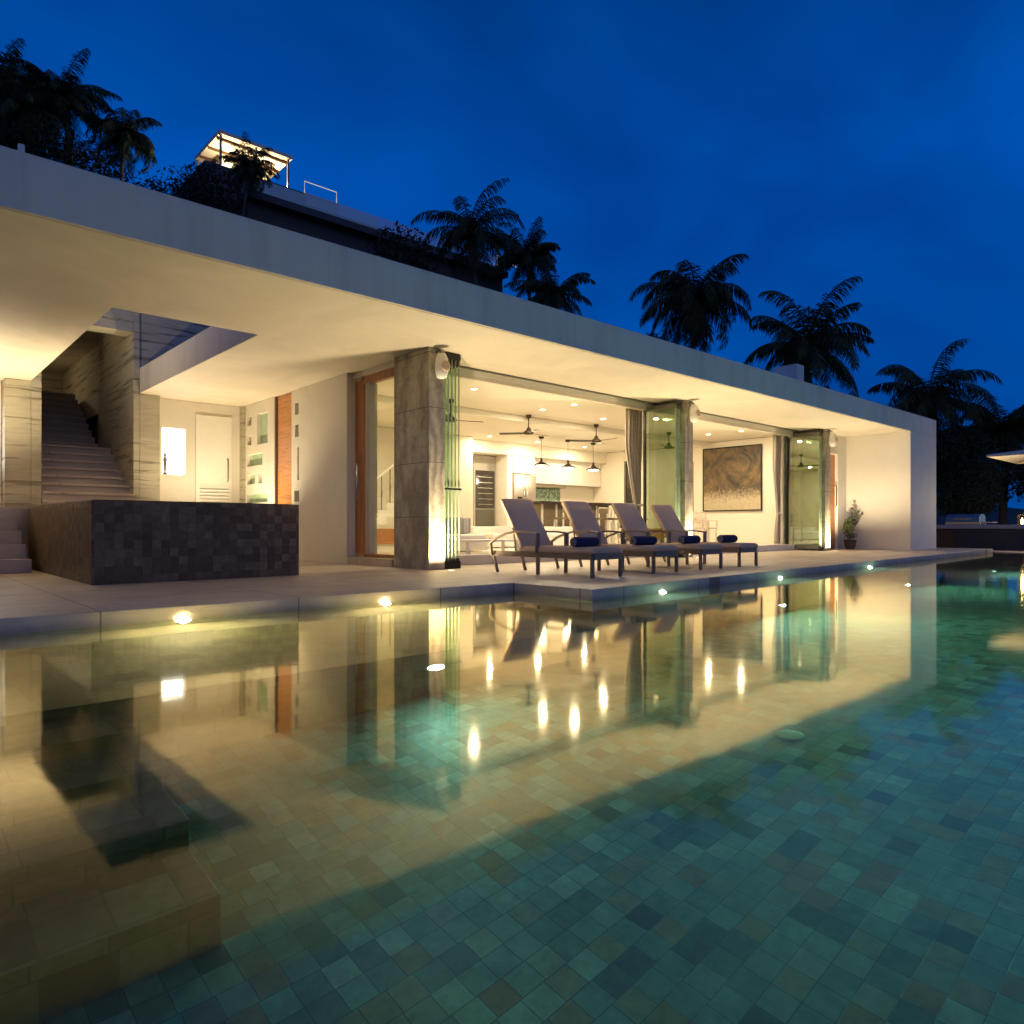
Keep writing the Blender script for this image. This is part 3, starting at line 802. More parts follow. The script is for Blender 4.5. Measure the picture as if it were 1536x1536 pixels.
# pendants over the bar
def make_pendant():
    t = thing('pendant_lamp', (0,0,0), 'x', 'pendant lamp', 'pendant lamps over the bar')
    MB().lathe([(.05,-.07),(.08,-.05),(.08,0)], (0,0,0), 16).build('canopy', 'brown_metal', t, (0,0,0))
    MB().tube([(0,0,-.05),(0,0,-.66)], .006, 6).build('cord', 'black', t, (0,0,0))
    MB().lathe([(.025,-.62),(.04,-.70),(.05,-.73),(.16,-.79),(.235,-.85),(.225,-.85),(.15,-.80),(.03,-.74)], (0,0,0), 28, cap=False).build('shade', 'brown_metal', t, (0,0,0))
    MB().lathe([(.01,-.76),(.10,-.80),(.17,-.855),(.10,-.885),(.01,-.895)], (0,0,0), 20).build('bulb', 'lamp_soft', t, (0,0,0))
    return t
pn = make_pendant()
for i,(x,l) in enumerate(((14.57,'pendant lamp nearest the fridge, leftmost over the bar counter'),(15.7,'middle pendant lamp of the three over the bar counter'),(16.85,'pendant lamp farthest from the fridge, rightmost over the bar counter'))):
    o = pn if i == 0 else dup(pn)
    o.location = (x,14.85,3.298); o['label'] = l
    light('pendant_light', 'POINT', (x,14.85,2.25), 30, WARM, .12)

# recessed downlights
def make_down():
    t = thing('recessed_downlight', (0,0,0), 'x', 'downlight', 'recessed downlights in the ceiling')
    MB().lathe([(.075,-.006),(.082,-.006),(.082,0),(.062,0),(.062,-.004)], (0,0,0), 20, cap=False).build('trim', 'white', t, (0,0,0))
    MB().lathe([(.001,-.004),(.06,-.004),(.06,-.001)], (0,0,0), 20).build('lens', 'lamp_warm', t, (0,0,0))
    return t
dl = make_down()
DOWN = [(11.25,11.42,3.3,'downlight over the living room just right of the first ceiling fan'),
        (11.3,10.5,3.3,'downlight nearest the door track above the second lounger'),
        (13.3,11.4,3.3,'downlight above the second ceiling fan near the curtain'),
        (13.4,15.8,3.3,'kitchen downlight above the dark doorway'),
        (15.35,15.8,3.3,'kitchen downlight above the leftmost pendant lamp'),
        (17.5,15.8,3.3,'kitchen downlight right of the middle pendant lamp'),
        (17.75,11.3,3.3,'downlight before the painting, the farther from the folding door'),
        (17.8,10.3,3.3,'downlight before the painting, nearest the folding door'),
        (8.6,10.6,3.3,'downlight near the folded glass stack by the first pillar'),
        (8.4,14.4,3.3,'downlight at the dim west end of the living room')]
for i,(x,y,z,l) in enumerate(DOWN):
    o = dl if i == 0 else dup(dl)
    o.location = (x,y,z-.001); o['label'] = l
    light('downlight_beam', 'AREA', (x,y,z-.012), 58, WARM, .10)

# kitchen
kx = 17.198
fg = thing('fridge', (15.5,16.85,.17), 'tall steel double door fridge built into the white kitchen wall', 'fridge')
fo = (15.5,16.85,.17)
MB().box(15.02,15.98,16.56,17.19,.175,2.34).build('body', 'steel', fg, fo, .01)
MB().box(15.03,15.48,16.53,16.558,.2,2.32).build('door', 'steel', fg, fo, .006); MB().box(15.50,15.97,16.53,16.558,.2,2.32).build('door', 'steel', fg, fo, .006)
for x in (15.43,15.55): MB().tube([(x,16.53,1.0),(x,16.49,1.03),(x,16.49,1.9),(x,16.53,1.93)], .012).build('handle', 'chrome', fg, fo)
MB().box(15.17,15.36,16.52,16.531,1.35,1.62).build('dispenser', 'black', fg, fo)
ko = (16.5,16.9,.17)
kc = thing('kitchen_cabinet', ko, 'white fitted kitchen cabinets and worktop beside the steel fridge', 'kitchen cabinet')
MB().box(15.02,15.98,16.58,17.19,2.36,2.915).build('cupboard', 'white', kc, ko, .006)
MB().box(14.78,15.0,16.58,17.19,.175,2.915).build('side_panel', 'white', kc, ko, .006)
MB().box(16.0,19.48,16.58,17.19,.175,1.05).build('base_unit', 'white', kc, ko, .006)
MB().box(15.99,19.485,16.55,17.19,1.052,1.09).build('worktop', 'worktop', kc, ko)
MB().box(16.0,19.48,16.8,17.19,2.1,2.915).build('cupboard', 'white', kc, ko, .006)
sb = MB().box(16.02,17.75,17.16,17.197,1.1,2.05); tag(sb.build('splashback', 'mosaic', org=(16.9,17.18,1.1)), 'green glass mosaic splashback behind the kitchen worktop', 'splashback')
hd = MB(); hd.box(16.05,17.7,16.85,17.15,1.98,2.095); tag(hd.build('cooker_hood', 'steel', org=(16.9,17,1.98), bevel=.01), 'slim steel cooker hood above the green splashback', 'cooker hood')
# doorway left of the fridge: oven tower with dark glass
oo = (14.3,17.4,.17)
ov = thing('oven_tower', oo, 'tall dark glass fronted appliance in the recess left of the fridge', 'oven')
MB().box(13.87,14.74,17.1,17.44,.205,2.89).build('body', 'grey_plaster', ov, oo)
MB().box(13.93,14.68,17.07,17.099,1.25,2.42).build('glass_door', 'dark_glass', ov, oo)
for k in range(6): MB().box(14.0,14.6,17.062,17.07,1.36+k*.17,1.375+k*.17).build('shelf_edge', 'steel', ov, oo)
MB().box(13.93,14.68,17.07,17.099,.3,1.2).build('lower_door', 'grey_metal', ov, oo)
bo = (15.5,14.5,.17)
bc = thing('bar_counter', bo, 'bar counter with dark top and olive panelled front', 'bar counter')
MB().box(13.85,17.1,14.05,14.95,1.32,1.385).build('top', 'worktop', bc, bo, .008)
MB().box(14.0,16.95,14.3,14.85,.175,1.318).build('front', 'panel_brown', bc, bo)
for x in (14.05,14.62,15.2,15.78,16.35,16.9): MB().box(x-.03,x+.03,14.27,14.298,.18,1.31).build('pilaster', 'white', bc, bo)
def make_stool():
    t = thing('bar_stool', (0,0,0), 'x', 'bar stool', 'pale framed stools along the bar')
    for sx in (-1,1):
        MB().bar((sx*.19,-.19,0),(sx*.17,-.17,1.02),.03).build('leg', 'white', t, (0,0,0)); MB().bar((sx*.19,.19,0),(sx*.17,.17,.70),.03).build('leg', 'white', t, (0,0,0))
    MB().box(-.2,.2,-.2,.2,.70,.76).build('seat', 'panel_brown', t, (0,0,0), .02)
    MB().box(-.19,.19,-.195,-.165,.88,1.03).build('backrest', 'panel_brown', t, (0,0,0), .01)
    f = MB(); f.bar((-.18,-.19,.3),(.18,-.19,.3),.022); f.bar((-.18,.19,.3),(.18,.19,.3),.022); f.bar((-.19,-.18,1.045),(.19,-.18,1.045),.03); f.build('rail', 'white', t, (0,0,0))
    return t
stl = make_stool()
for i,(x,l) in enumerate(((14.45,'bar stool nearest the fridge end of the counter'),(15.2,'bar stool second from the fridge end of the counter'),(15.95,'bar stool third from the fridge end of the counter'),(16.65,'bar stool at the far end of the counter by the wine rack'))):
    o = stl if i == 0 else dup(stl); o.location = (x,13.85,.171); o['label'] = l
# wine rack
wo = (17.55,14.4,.17)
wr = thing('wine_rack', wo, 'pale open rack with dark bottles past the end of the bar', 'rack')
f = MB()
for x in (17.3,17.8):
    for y in (14.2,14.5): f.bar((x,y,.172),(x,y,1.25),.03)
for z in (.3,.6,.9,1.2): f.box(17.3,17.8,14.2,14.5,z,z+.025)
f.build('frame', 'white', wr, wo)
for i,z in enumerate((.325,.625,.925)):
    for x in (17.42,17.55,17.68):
        bt = MB().lathe([(.038,0),(.038,.17),(.014,.21),(.014,.26)], (x,14.3,z+.001), 10)
        tag(bt.build('bottle', 'black', org=(x,14.3,z)), 'dark bottle standing in the open rack past the bar', 'bottle', 'dark bottles in the rack')
bw = MB().lathe([(.05,0),(.16,.06),(.2,.12),(.19,.12),(.14,.06)], (17.55,14.35,1.226), 18); tag(bw.build('fruit_bowl', 'orange_fabric', org=(17.55,14.35,1.226)), 'orange bowl on top of the open rack', 'bowl')

# sofas
def sofa(org, L, D, label, rz=0):
    t = thing('sofa', org, label, 'sofa', 'low white sofas in the living room', rz)
    MB().box(0,L,0,D,.02,.22).build('base', 'white_fabric', t, (0,0,0), .02, seg=3)
    n = max(2, round(L/.9))
    for k in range(n): MB().box(k*L/n+.01,(k+1)*L/n-.01,.02,D-.24,.222,.34).build('seat_cushion', 'white_fabric', t, (0,0,0), .035, seg=3)
    MB().box(.0,L,D-.22,D,.222,.5).build('backrest', 'white_fabric', t, (0,0,0), .04, seg=3)
    return t
sofa((10.6,12.4,.171), 3.6, .95, 'long low white sofa behind the nearest sun lounger')
sofa((7.7,10.9,.171), 1.5, .9, 'short white sofa behind the folded glass stack')
for i,(x,mt,l) in enumerate(((8.05,'orange_fabric','orange cushion on the short white sofa'),(8.6,'stripe','grey striped cushion in the middle of the short white sofa'),(9.0,'stripe','grey striped cushion at the right end of the short white sofa'))):
    c = MB().box(x-.2,x+.2,11.42,11.55,.52,.86); ob = c.build('cushion', mt, org=(x,11.5,.52), bevel=.05, seg=3, smooth=True); tag(ob, l, 'cushion')
tb = thing('coffee_table', (8.6,10.3,.17), 'white low coffee table in front of the short sofa', 'table')
MB().box(8.0,9.3,10.05,10.55,.38,.42).build('top', 'white', tb, (8.6,10.3,.17), .006)
for x in (8.04,9.26):
    for y in (10.09,10.51): MB().box(x-.025,x+.025,y-.025,y+.025,.172,.379).build('leg', 'white', tb, (8.6,10.3,.17))
sdo = (7.6,13.0,.17)
sd = thing('sideboard', sdo, 'low orange timber sideboard seen through the side window', 'sideboard')
MB().box(7.0,9.4,12.85,13.3,.3,.62).build('cabinet', 'wood_h', sd, sdo, .006); MB().box(7.05,9.35,12.9,13.28,.172,.3).build('plinth', 'white', sd, sdo)
# inner stair at the west end
so = (9.4,15.4,.17)
ist = thing('indoor_stair', so, 'pale indoor stair with slim balusters seen through the side window', 'stair')
s_ = MB()
for k in range(11): s_.box(8.3+k*.25,8.3+(k+1)*.25,15.2,16.19,.175+max(0,k-1)*.18,.175+(k+1)*.18)
s_.build('steps', 'white', ist, so)
for k in range(11): MB().tube([(8.42+k*.25,15.25,.355+k*.18),(8.42+k*.25,15.25,1.2+k*.18)], .014, 6).build('baluster', 'grey_metal', ist, so)
MB().bar((8.3,15.25,1.13),(11.1,15.25,3.18),.05,.04).build('handrail', 'white', ist, so)

# dining chairs by the painting
def make_chair():
    t = thing('dining_chair', (0,0,0), 'x', 'chair', 'rattan dining chairs below the painting')
    for sx in (-1,1):
        MB().bar((sx*.22,-.2,0),(sx*.22,-.2,.46),.03).build('leg', 'canvas', t, (0,0,0)); MB().bar((sx*.22,.22,0),(sx*.22,.25,.92),.03).build('leg', 'canvas', t, (0,0,0))
        MB().rail([(sx*.24,-.2,.46),(sx*.24,-.2,.66),(sx*.24,.24,.68)], .03, .03).build('armrest', 'canvas', t, (0,0,0))
    MB().box(-.23,.23,-.22,.22,.43,.48).build('seat', 'canvas', t, (0,0,0), .015)
    b = MB()
    for z in (.62,.75,.90): b.bar((-.22,.24,z),(.22,.24,z),.025,.04)
    for x in (-.1,0,.1): b.bar((x,.24,.48),(x,.245,.9),.02)
    b.build('backrest', 'canvas', t, (0,0,0))
    return t
ch = make_chair()
for i,(x,y,r,l) in enumerate(((16.9,11.0,.5,'rattan dining chair below the painting, left of the pair'),(17.75,11.4,-.3,'rattan dining chair below the painting, right of the pair'))):
    o = ch if i == 0 else dup(ch); o.location = (x,y,.171); o.rotation_euler = (0,0,r); o['label'] = l
dt = thing('dining_table', (17.2,12.2,.17), 'small timber dining table behind the rattan chairs', 'table')
MB().box(16.5,17.9,11.8,12.6,.86,.90).build('top', 'wood_h', dt, (17.2,12.2,.17), .006)
for x in (16.6,17.8):
    for y in (11.9,12.5): MB().box(x-.03,x+.03,y-.03,y+.03,.172,.859).build('leg', 'wood', dt, (17.2,12.2,.17))
fgo = (4.8,16.45,1.781)
fg = MB().lathe([(.05,0),(.05,.03),(.02,.05),(.03,.2),(.045,.33),(.02,.38),(.03,.42),(.02,.47)], (4.72,16.34,1.781), 12)
tag(fg.build('figurine', 'frame_metal', org=(4.72,16.34,1.781)), 'slim dark figurine standing in the glowing niche', 'figurine')

# potted plant
po = (21.6,8.95,0)
pl = thing('potted_plant', po, 'small bushy plant in a dark clay pot by the far end wall', 'potted plant')
MB().lathe([(.11,.002),(.15,.1),(.175,.26),(.19,.28),(.17,.28),(.16,.25)], (21.6,8.95,0), 20).build('pot', 'pot', pl, po)
def leaf_cloud(mb, c, rad, n, size, flat=.8, shell=.4, rnd=random):
    for _ in range(n):
        while True:
            p = Vector((rnd.uniform(-1,1),rnd.uniform(-1,1),rnd.uniform(-1,1)))
            if shell < p.length < 1: break
        q = Vector(c) + Vector((p.x*rad[0],p.y*rad[1],p.z*rad[2]))
        nrm = (p.normalized()*.6 + Vector((rnd.uniform(-1,1),rnd.uniform(-1,1),rnd.uniform(-.3,1)))).normalized()
        u = nrm.cross(Vector((rnd.uniform(-1,1),rnd.uniform(-1,1),rnd.uniform(-1,1)))).normalized(); v = nrm.cross(u)
        s = size*rnd.uniform(.6,1.3)
        mb.add([q-u*s, q+v*s*.42-nrm*s*.1, q+u*s, q-v*s*.42-nrm*s*.1], [(0,1,2,3)])
mb = MB(); rr = random.Random(3)
for _ in range(16):
    a = rr.uniform(0,6.28); q = rr.uniform(.05,.24); z = rr.uniform(.38,.85)
    leaf_cloud(mb, (21.6+q*math.cos(a),8.95+q*math.sin(a),z), (.11,.11,.10), 20, .055, shell=.1, rnd=rr)
for k in range(4):
    for u in (.45,.6,.75,.9,1.0):
        leaf_cloud(mb, (21.6+(.12+.1*k)*u,8.95-.05*k*u,.5+(.72-.05*k)*u), (.05,.05,.05), 4, .045, shell=.1, rnd=rr)
mb.build('foliage', 'leaf_pot', pl, po)
ss = MB(); tw_ = MB()
for k in range(7):
    a = k*.9; ss.tube([(21.6,8.95,.25),(21.6+.06*math.cos(a),8.95+.06*math.sin(a),.5),(21.6+.15*math.cos(a),8.95+.15*math.sin(a),.8)], [.012,.008,.004], 5)
for k in range(4):
    a = k*.5-.6; ss.tube([(21.6,8.95,.5),(21.7+.05*k,8.95,.9),(21.72+.1*k,8.95-.05*k,1.22-.05*k)], [.008,.005,.002], 5)
ss.build('stems', 'trunk', pl, po)

# ------------------------------------------------------------------ deck uplights
def make_up():
    t = thing('deck_uplight', (0,0,0), 'x', 'uplight', 'round uplights set in the deck')
    MB().lathe([(.05,.001),(.05,.008),(.065,.008),(.07,.001)], (0,0,0), 20, cap=False).build('trim', 'steel', t, (0,0,0))
    MB().lathe([(.001,.005),(.049,.005),(.049,.002)], (0,0,0), 18).build('lens', 'lamp_warm', t, (0,0,0))
    return t
up = make_up()
UP = [(6.46,8.5,470,'deck uplight at the foot of the nearest stone pillar'),
      (13.15,8.64,620,'deck uplight at the foot of the middle stone pillar, behind the loungers'),
      (19.9,8.64,540,'deck uplight at the foot of the farthest stone pillar'),
      (5.25,14.5,430,'deck uplight behind the dark plunge pool'),]
for i,(x,y,e,l) in enumerate(UP):
    o = up if i == 0 else dup(up); o.location = (x,y,.001); o['label'] = l
    light('uplight_beam', 'SPOT', (x,y,.03), e, WARM2, .04, (R(180),0,0), 160 if y < 10 else 122, .6)
for i,(x,y,e,l) in enumerate(((1.45,14.4,500,'uplight in the upper terrace near the left travertine pillar'),(-1.6,13.9,520,'uplight in the upper terrace, farthest left from the stairs'),(5.35,15.75,90,'terrace uplight before the white door'))):
    z = .966 if x < 4.4 else .001
    o = dup(up); o.location = (x,y,z); o['label'] = l
    light('uplight_beam', 'SPOT', (x,y,z+.03), e, WARM2, .04, (R(180),0,0), 128, .8)

# ------------------------------------------------------------------ pool lamps
def make_pl(lens):
    t = thing('pool_lamp', (0,0,0), 'x', 'pool lamp', 'round lamps set in the pool walls')
    MB().lathe([(.064,.0),(.064,-.004),(.080,-.004),(.083,0)], (0,0,0), 22, 'y', cap=False).build('bezel', 'steel', t, (0,0,0))
    MB().lathe([(.001,-.016),(.04,-.014),(.061,-.006),(.061,-.002)], (0,0,0), 22, 'y').build('lens', lens, t, (0,0,0))
    return t
pw = make_pl('pool_lamp_warm'); pc = make_pl('pool_lamp_cool')
PL = [(1.93,6.188,'w','bright yellow pool lamp at the waterline below the dark plunge pool'),
      (3.87,6.188,'w','yellow pool lamp at the waterline below the nearest stone pillar'),
      (6.95,None,'c','pool lamp at the waterline below the foremost sun lounger'),
      (10.2,None,'c','pool lamp at the waterline below the last sun lounger'),
      (14.2,None,'c','pool lamp at the waterline below the far potted plant')]
uw = uc = 0
for x,y,k,l in PL:
    yy = y if y else deck_y(x)-.012
    if k == 'w': o = pw if uw == 0 else dup(pw); uw += 1
    else: o = pc if uc == 0 else dup(pc); uc += 1
    o.location = (x,yy,-.152); o['label'] = l
    light('pool_light', 'AREA', (x,yy-.03,-.195), 150 if k == 'w' else 45, (1.0,.74,.34) if k == 'w' else (.55,1.0,.86), .07, (R(-90),0,0))
for x,l in ((2.74,'sunken pool lamp in the ledge face nearest the camera'),(7.35,'second sunken pool lamp in the ledge face'),(11.0,'sunken pool lamp in the ledge face below the plant reflection'),(15.3,'farthest sunken pool lamp in the ledge face'),(20.0,'sunken pool lamp in the ledge face near the far pool end')):
    o = dup(pc); o.location = (x,3.776,-.80); o['label'] = l
    light('pool_light', 'AREA', (x,3.745,-.80), 13 if x < 3 else (145 if x < 8 else 230), (.46,1.0,.76), .09, (R(-90),0,0))

# ------------------------------------------------------------------ outdoor kitchen at the far end
co = (27.9,6,-.09)
oc = thing('outdoor_counter', co, 'dark walled outdoor kitchen counter with a pale slab top', 'counter')
MB().box(27.5,28.2,1.5,7.9,-.09,.60).build('base', 'dark_wall', oc, co); MB().box(27.6,28.2,7.92,10.5,-.09,.60).build('screen', 'screen_wood', oc, co)
MB().box(27.42,28.28,1.4,10.6,.605,.735).build('top', 'concrete', oc, co, .008)
go = (27.85,7.6,.737)
gr = thing('barbecue_grill', go, 'blue steel barbecue grill set on the pale counter top', 'grill')
MB().box(27.5,28.2,7.15,8.2,.738,.84).build('body', 'steel', gr, go, .01)
hd = MB().prism([(27.5,.842),(28.2,.842),(28.2,1.0),(28.05,1.1),(27.7,1.1),(27.53,1.0)],7.17,8.18)
hd.v = [(x,z,y) for x,y,z in hd.v]; hd.build('hood', 'blue_cover', gr, go, .01)
MB().bar((27.47,7.4,.93),(27.47,7.95,.93),.025).build('handle', 'steel', gr, go)
MB().box(27.55,28.1,6.8,7.13,.80,.83).build('side_shelf', 'steel', gr, go)
lo_ = (27.8,6.05,.737)
ln = thing('lantern', lo_, 'small glowing lantern on the pale counter top', 'lantern')
f = MB()
for x in (27.7,27.9):
    for y in (5.95,6.15): f.bar((x,y,.738),(x,y,1.05),.018)
f.box(27.68,27.92,5.93,6.17,.738,.755); f.box(27.68,27.92,5.93,6.17,1.05,1.07); f.box(27.74,27.86,5.99,6.11,1.07,1.13); f.build('frame', 'brown_metal', ln, lo_)
MB().lathe([(.035,.0),(.035,.14),(.012,.17),(.002,.22)], (27.8,6.05,.756), 12).build('candle', 'candle', ln, lo_)
light('lantern_light', 'POINT', (27.8,6.05,1.0), 7, (1,.6,.28), .03)
# square parasol
uo = (29.4,5.0,-.094)
um = thing('parasol', uo, 'cream square parasol standing by the outdoor counter', 'parasol')
ux, uy = 29.4, 5.0; hw = 1.95
V = [(ux-hw,uy-hw,3.05),(ux+hw,uy-hw,3.05),(ux+hw,uy+hw,3.05),(ux-hw,uy+hw,3.05),(ux,uy,3.42)]
m = MB().add(V, [(0,1,4),(1,2,4),(2,3,4),(3,0,4)]); ob = m.build('canopy', 'canvas', um, uo); so_ = ob.modifiers.new('t','SOLIDIFY'); so_.thickness = .01
m = MB(); 
for a,b in ((0,1),(1,2),(2,3),(3,0)):
    p,q = V[a],V[b]; m.add([p,q,(q[0],q[1],q[2]-.07),(p[0],p[1],p[2]-.07)],[(0,1,2,3)])
ob = m.build('valance', 'canvas', um, uo); so_ = ob.modifiers.new('t','SOLIDIFY'); so_.thickness = .008
MB().tube([(ux,uy,-.093),(ux,uy,3.40)], .03, 10).build('pole', 'wood', um, uo)
MB().lathe([(.3,0),(.3,.06),(.05,.1)], (ux,uy,-.093), 20).build('base', 'black', um, uo)
for k in range(4): MB().bar((ux,uy,3.33),(V[k][0],V[k][1],3.03),.025).build('rib', 'wood', um, uo)
light('parasol_lamp', 'POINT', (28.4,5.4,1.5), 200, WARM2, .08)

# ------------------------------------------------------------------ villa on the hillside
ho = (20,48,16)
hv = thing('hillside_villa', ho, 'dark villa high on the hillside with a lit cream roof canopy', 'building')
MB().grid([16.45,21.35],[45.8,50.4],25.6,25.85,(),'xyz').build('canopy', 'canvas', hv, ho, .02)
for x in (16.6,18.9,21.1):
    for y in (46.0,50.2): MB().box(x-.06,x+.06,y-.06,y+.06,23.4,25.59).build('post', 'frame_metal', hv, ho)
for y in (46.4,47.9,49.4): MB().box(16.5,21.3,y-.06,y+.06,25.45,25.59).build('beam', 'wood_dark', hv, ho)
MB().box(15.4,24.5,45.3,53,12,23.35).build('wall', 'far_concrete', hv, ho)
MB().box(15.2,36,45.0,54,22.2,22.6).build('terrace_slab', 'far_concrete', hv, ho) if False else None
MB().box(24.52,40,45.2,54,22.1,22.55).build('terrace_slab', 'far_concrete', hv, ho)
MB().box(24.6,40,46.5,53,12,22.09).build('wall', 'dark_wall', hv, ho)
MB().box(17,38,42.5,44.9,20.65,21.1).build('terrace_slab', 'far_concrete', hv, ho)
MB().box(17.2,38,43.2,44.9,12,20.64).build('wall', 'dark_wall', hv, ho)
MB().box(22.0,39.9,45.22,45.24,22.56,23.4).build('balustrade', 'glass_blue', hv, ho)
MB().box(17.1,26,42.55,42.57,21.11,21.9).build('balustrade', 'glass_blue', hv, ho)
MB().tube([(22.0,45.4,23.4),(22.0,45.4,24.2),(24.4,45.4,24.2),(24.4,45.4,23.4)], .03, 6).build('railing', 'rail_glow', hv, ho)
MB().box(17.4,20.6,48.2,50.8,23.36,25.3).build('stair_head', 'interior', hv, ho)
MB().tube([(39.0,45.0,22.6),(39.0,45.0,23.4),(41.4,45.0,22.9),(41.4,45.0,22.2)], .04, 6).build('railing', 'rail_glow', hv, ho)
light('canopy_lamp', 'POINT', (17.6,47.0,24.2), 420, WARM2, .15, parent=None)
light('canopy_lamp', 'POINT', (20.4,47.2,24.2), 420, WARM2, .15, parent=None)

# ------------------------------------------------------------------ palms and trees
def palm_crown(seed, nf=30, L=3.7, droopy=1.0, dead=5):
    r = random.Random(seed); mb = MB()
    wind = Vector((.35, -.2, 0))
    for k in range(nf+dead):
        az = k*2.39996 + r.uniform(-.35,.35)
        hang = k >= nf
        el = r.uniform(-1.25,-.9) if hang else (1.35 - 1.75*(k/nf)**.8 + r.uniform(-.2,.2))
        Lf = L*r.uniform(.72,1.08)*(.7 if hang else 1); m = 16; pts = []; p = Vector((0,0,-.1 if hang else 0)); d = el
        drop = r.uniform(.07,.15)*droopy*(.4 if hang else 1); tw = r.uniform(-.03,.03); a2 = az
        for i in range(m+1):
            pts.append(p.copy())
            p = p + (Vector((math.cos(a2)*math.cos(d), math.sin(a2)*math.cos(d), math.sin(d))) + wind*.25*(i/m))*Lf/m
            d -= drop*(.35+i/m*1.5); a2 += tw
        mb.tube(pts, [.04*(1-.85*i/m) for i in range(m+1)], 4)
        for i in range(4, m*5):
            if r.random() < (.45 if hang else .08): continue
            s = i/(m*5); j = min(m-1, int(s*m)); q = pts[j].lerp(pts[j+1], s*m-j)
            t = (pts[j+1]-pts[j]).normalized()
            side = t.cross(Vector((0,0,1))); side = side.normalized() if side.length > .05 else Vector((1,0,0))
            l = .95*math.sin(math.pi*(.1+.86*s))**.55*(1-.3*s)*r.uniform(.75,1.15)
            for sg in (-1,1):
                g_ = r.uniform(.25,1.15)
                dv = (side*sg*.8 + t*.5 - Vector((0,0,1))*g_ + wind*.4).normalized()
                w = t*.026
                e = q+dv*l*.5; e2 = e + (dv - Vector((0,0,.45))).normalized()*l*.32; tip = e2 + (dv*.5 - Vector((0,0,1))).normalized()*l*.25
                mb.add([q-w*.6, q+w*.6, e+w, e2+w*.7, tip, e2-w*.7, e-w], [(0,1,2,6),(6,2,3,5),(5,3,4)])
    return mb
PV = [palm_crown(11, 30), palm_crown(23, 26, 4.0, 1.25, 7), palm_crown(37, 33, 3.5, .85, 4), palm_crown(51, 28, 3.8, 1.1, 6), palm_crown(64, 31, 3.6, 1.35, 8)]
PALMS = [(6.7,61.4,31.6,1.2,'tall dark palm cut by the left picture edge'),
         (7.6,60.0,30.2,.95,'dark palm highest above the left corner of the roof'),
         (8.6,50.0,26.6,1.0,'dark palm in the left hillside thicket beside the shorter outlying palm'),
         (6.6,50.0,25.0,.9,'low dark palm just above the left end of the roof'),
         (12.0,50.0,25.6,.85,'lone dark palm between the left thicket and the lit canopy'),
         (16.7,41.5,21.9,.60,'dark palm standing in front of the lit hillside canopy'),
         (29.5,36.7,20.2,1.12,'dark palm with spreading fronds above the middle of the roof'),
         (37.7,40.0,21.6,1.05,'smaller palm right behind the spreading palm above the roof'),
         (34.2,33.7,16.2,.95,'low palm whose fronds brush the middle of the roof'),
         (34.4,22.8,13.4,1.22,'tall palm standing free above the roof, left of the vent box'),
         (36.2,17.2,10.0,1.2,'dense palm behind the roof vent box'),
         (38.7,12.2,7.0,.98,'palm behind the right end wall of the house'),
         (40.5,9.5,5.2,1.0,'low palm drooping right of the end wall')]
protos = {}
for i,(x,y,z,s,l) in enumerate(PALMS):
    base = hill(x,y) if y > 22 else -.1
    t = thing('palm_tree', (x,y,base), l, 'palm tree', 'palms silhouetted against the evening sky')
    h = z - base
    lean = random.uniform(-1.1,1.1)
    pts = [(lean*(1-u)**1.5*-1,0,0) for u in (0,)]
    tp = []
    for k in range(9):
        u = k/8; tp.append((lean*(u*u-1), .3*lean*(u-1)*u, h*u - (.5 if k == 0 else 0)))
    MB().tube(tp, [.2*(1-.4*k/8)*s for k in range(9)], 9).build('trunk', 'trunk', t, (0,0,0))
    vi = i % 5
    if vi not in protos:
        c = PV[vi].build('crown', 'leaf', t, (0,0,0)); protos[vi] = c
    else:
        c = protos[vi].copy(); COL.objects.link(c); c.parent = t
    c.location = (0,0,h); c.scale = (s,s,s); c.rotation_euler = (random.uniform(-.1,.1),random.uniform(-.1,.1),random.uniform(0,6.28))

def bushy(seed, rad, h, n, leaf):
    r = random.Random(seed); cr = MB(); tr = MB()
    tr.tube([(0,0,-.4),(.1,.05,h*.25),(0,.1,h*.5)], [.22,.18,.13], 8)
    for k in range(9):
        a = k*2.4; rr = rad*r.uniform(.25,.75); zz = h*r.uniform(.45,.88)
        c = (rr*math.cos(a), rr*math.sin(a), zz); q = rad*r.uniform(.38,.6)
        tr.tube([(0,.1,h*.4),(c[0]*.5,c[1]*.5,h*.4+(zz-h*.4)*.6),c], [.1,.06,.03], 5)
        leaf_cloud(cr, c, (q,q,q*.8), n//9, leaf, shell=.35, rnd=r)
    leaf_cloud(cr, (0,0,h*.62), (rad*.8,rad*.8,h*.33), n//4, leaf, shell=.2, rnd=r)
    return tr, cr
BV = [bushy(5,3.0,6.5,9000,.105), bushy(9,2.6,5.6,8500,.105)]
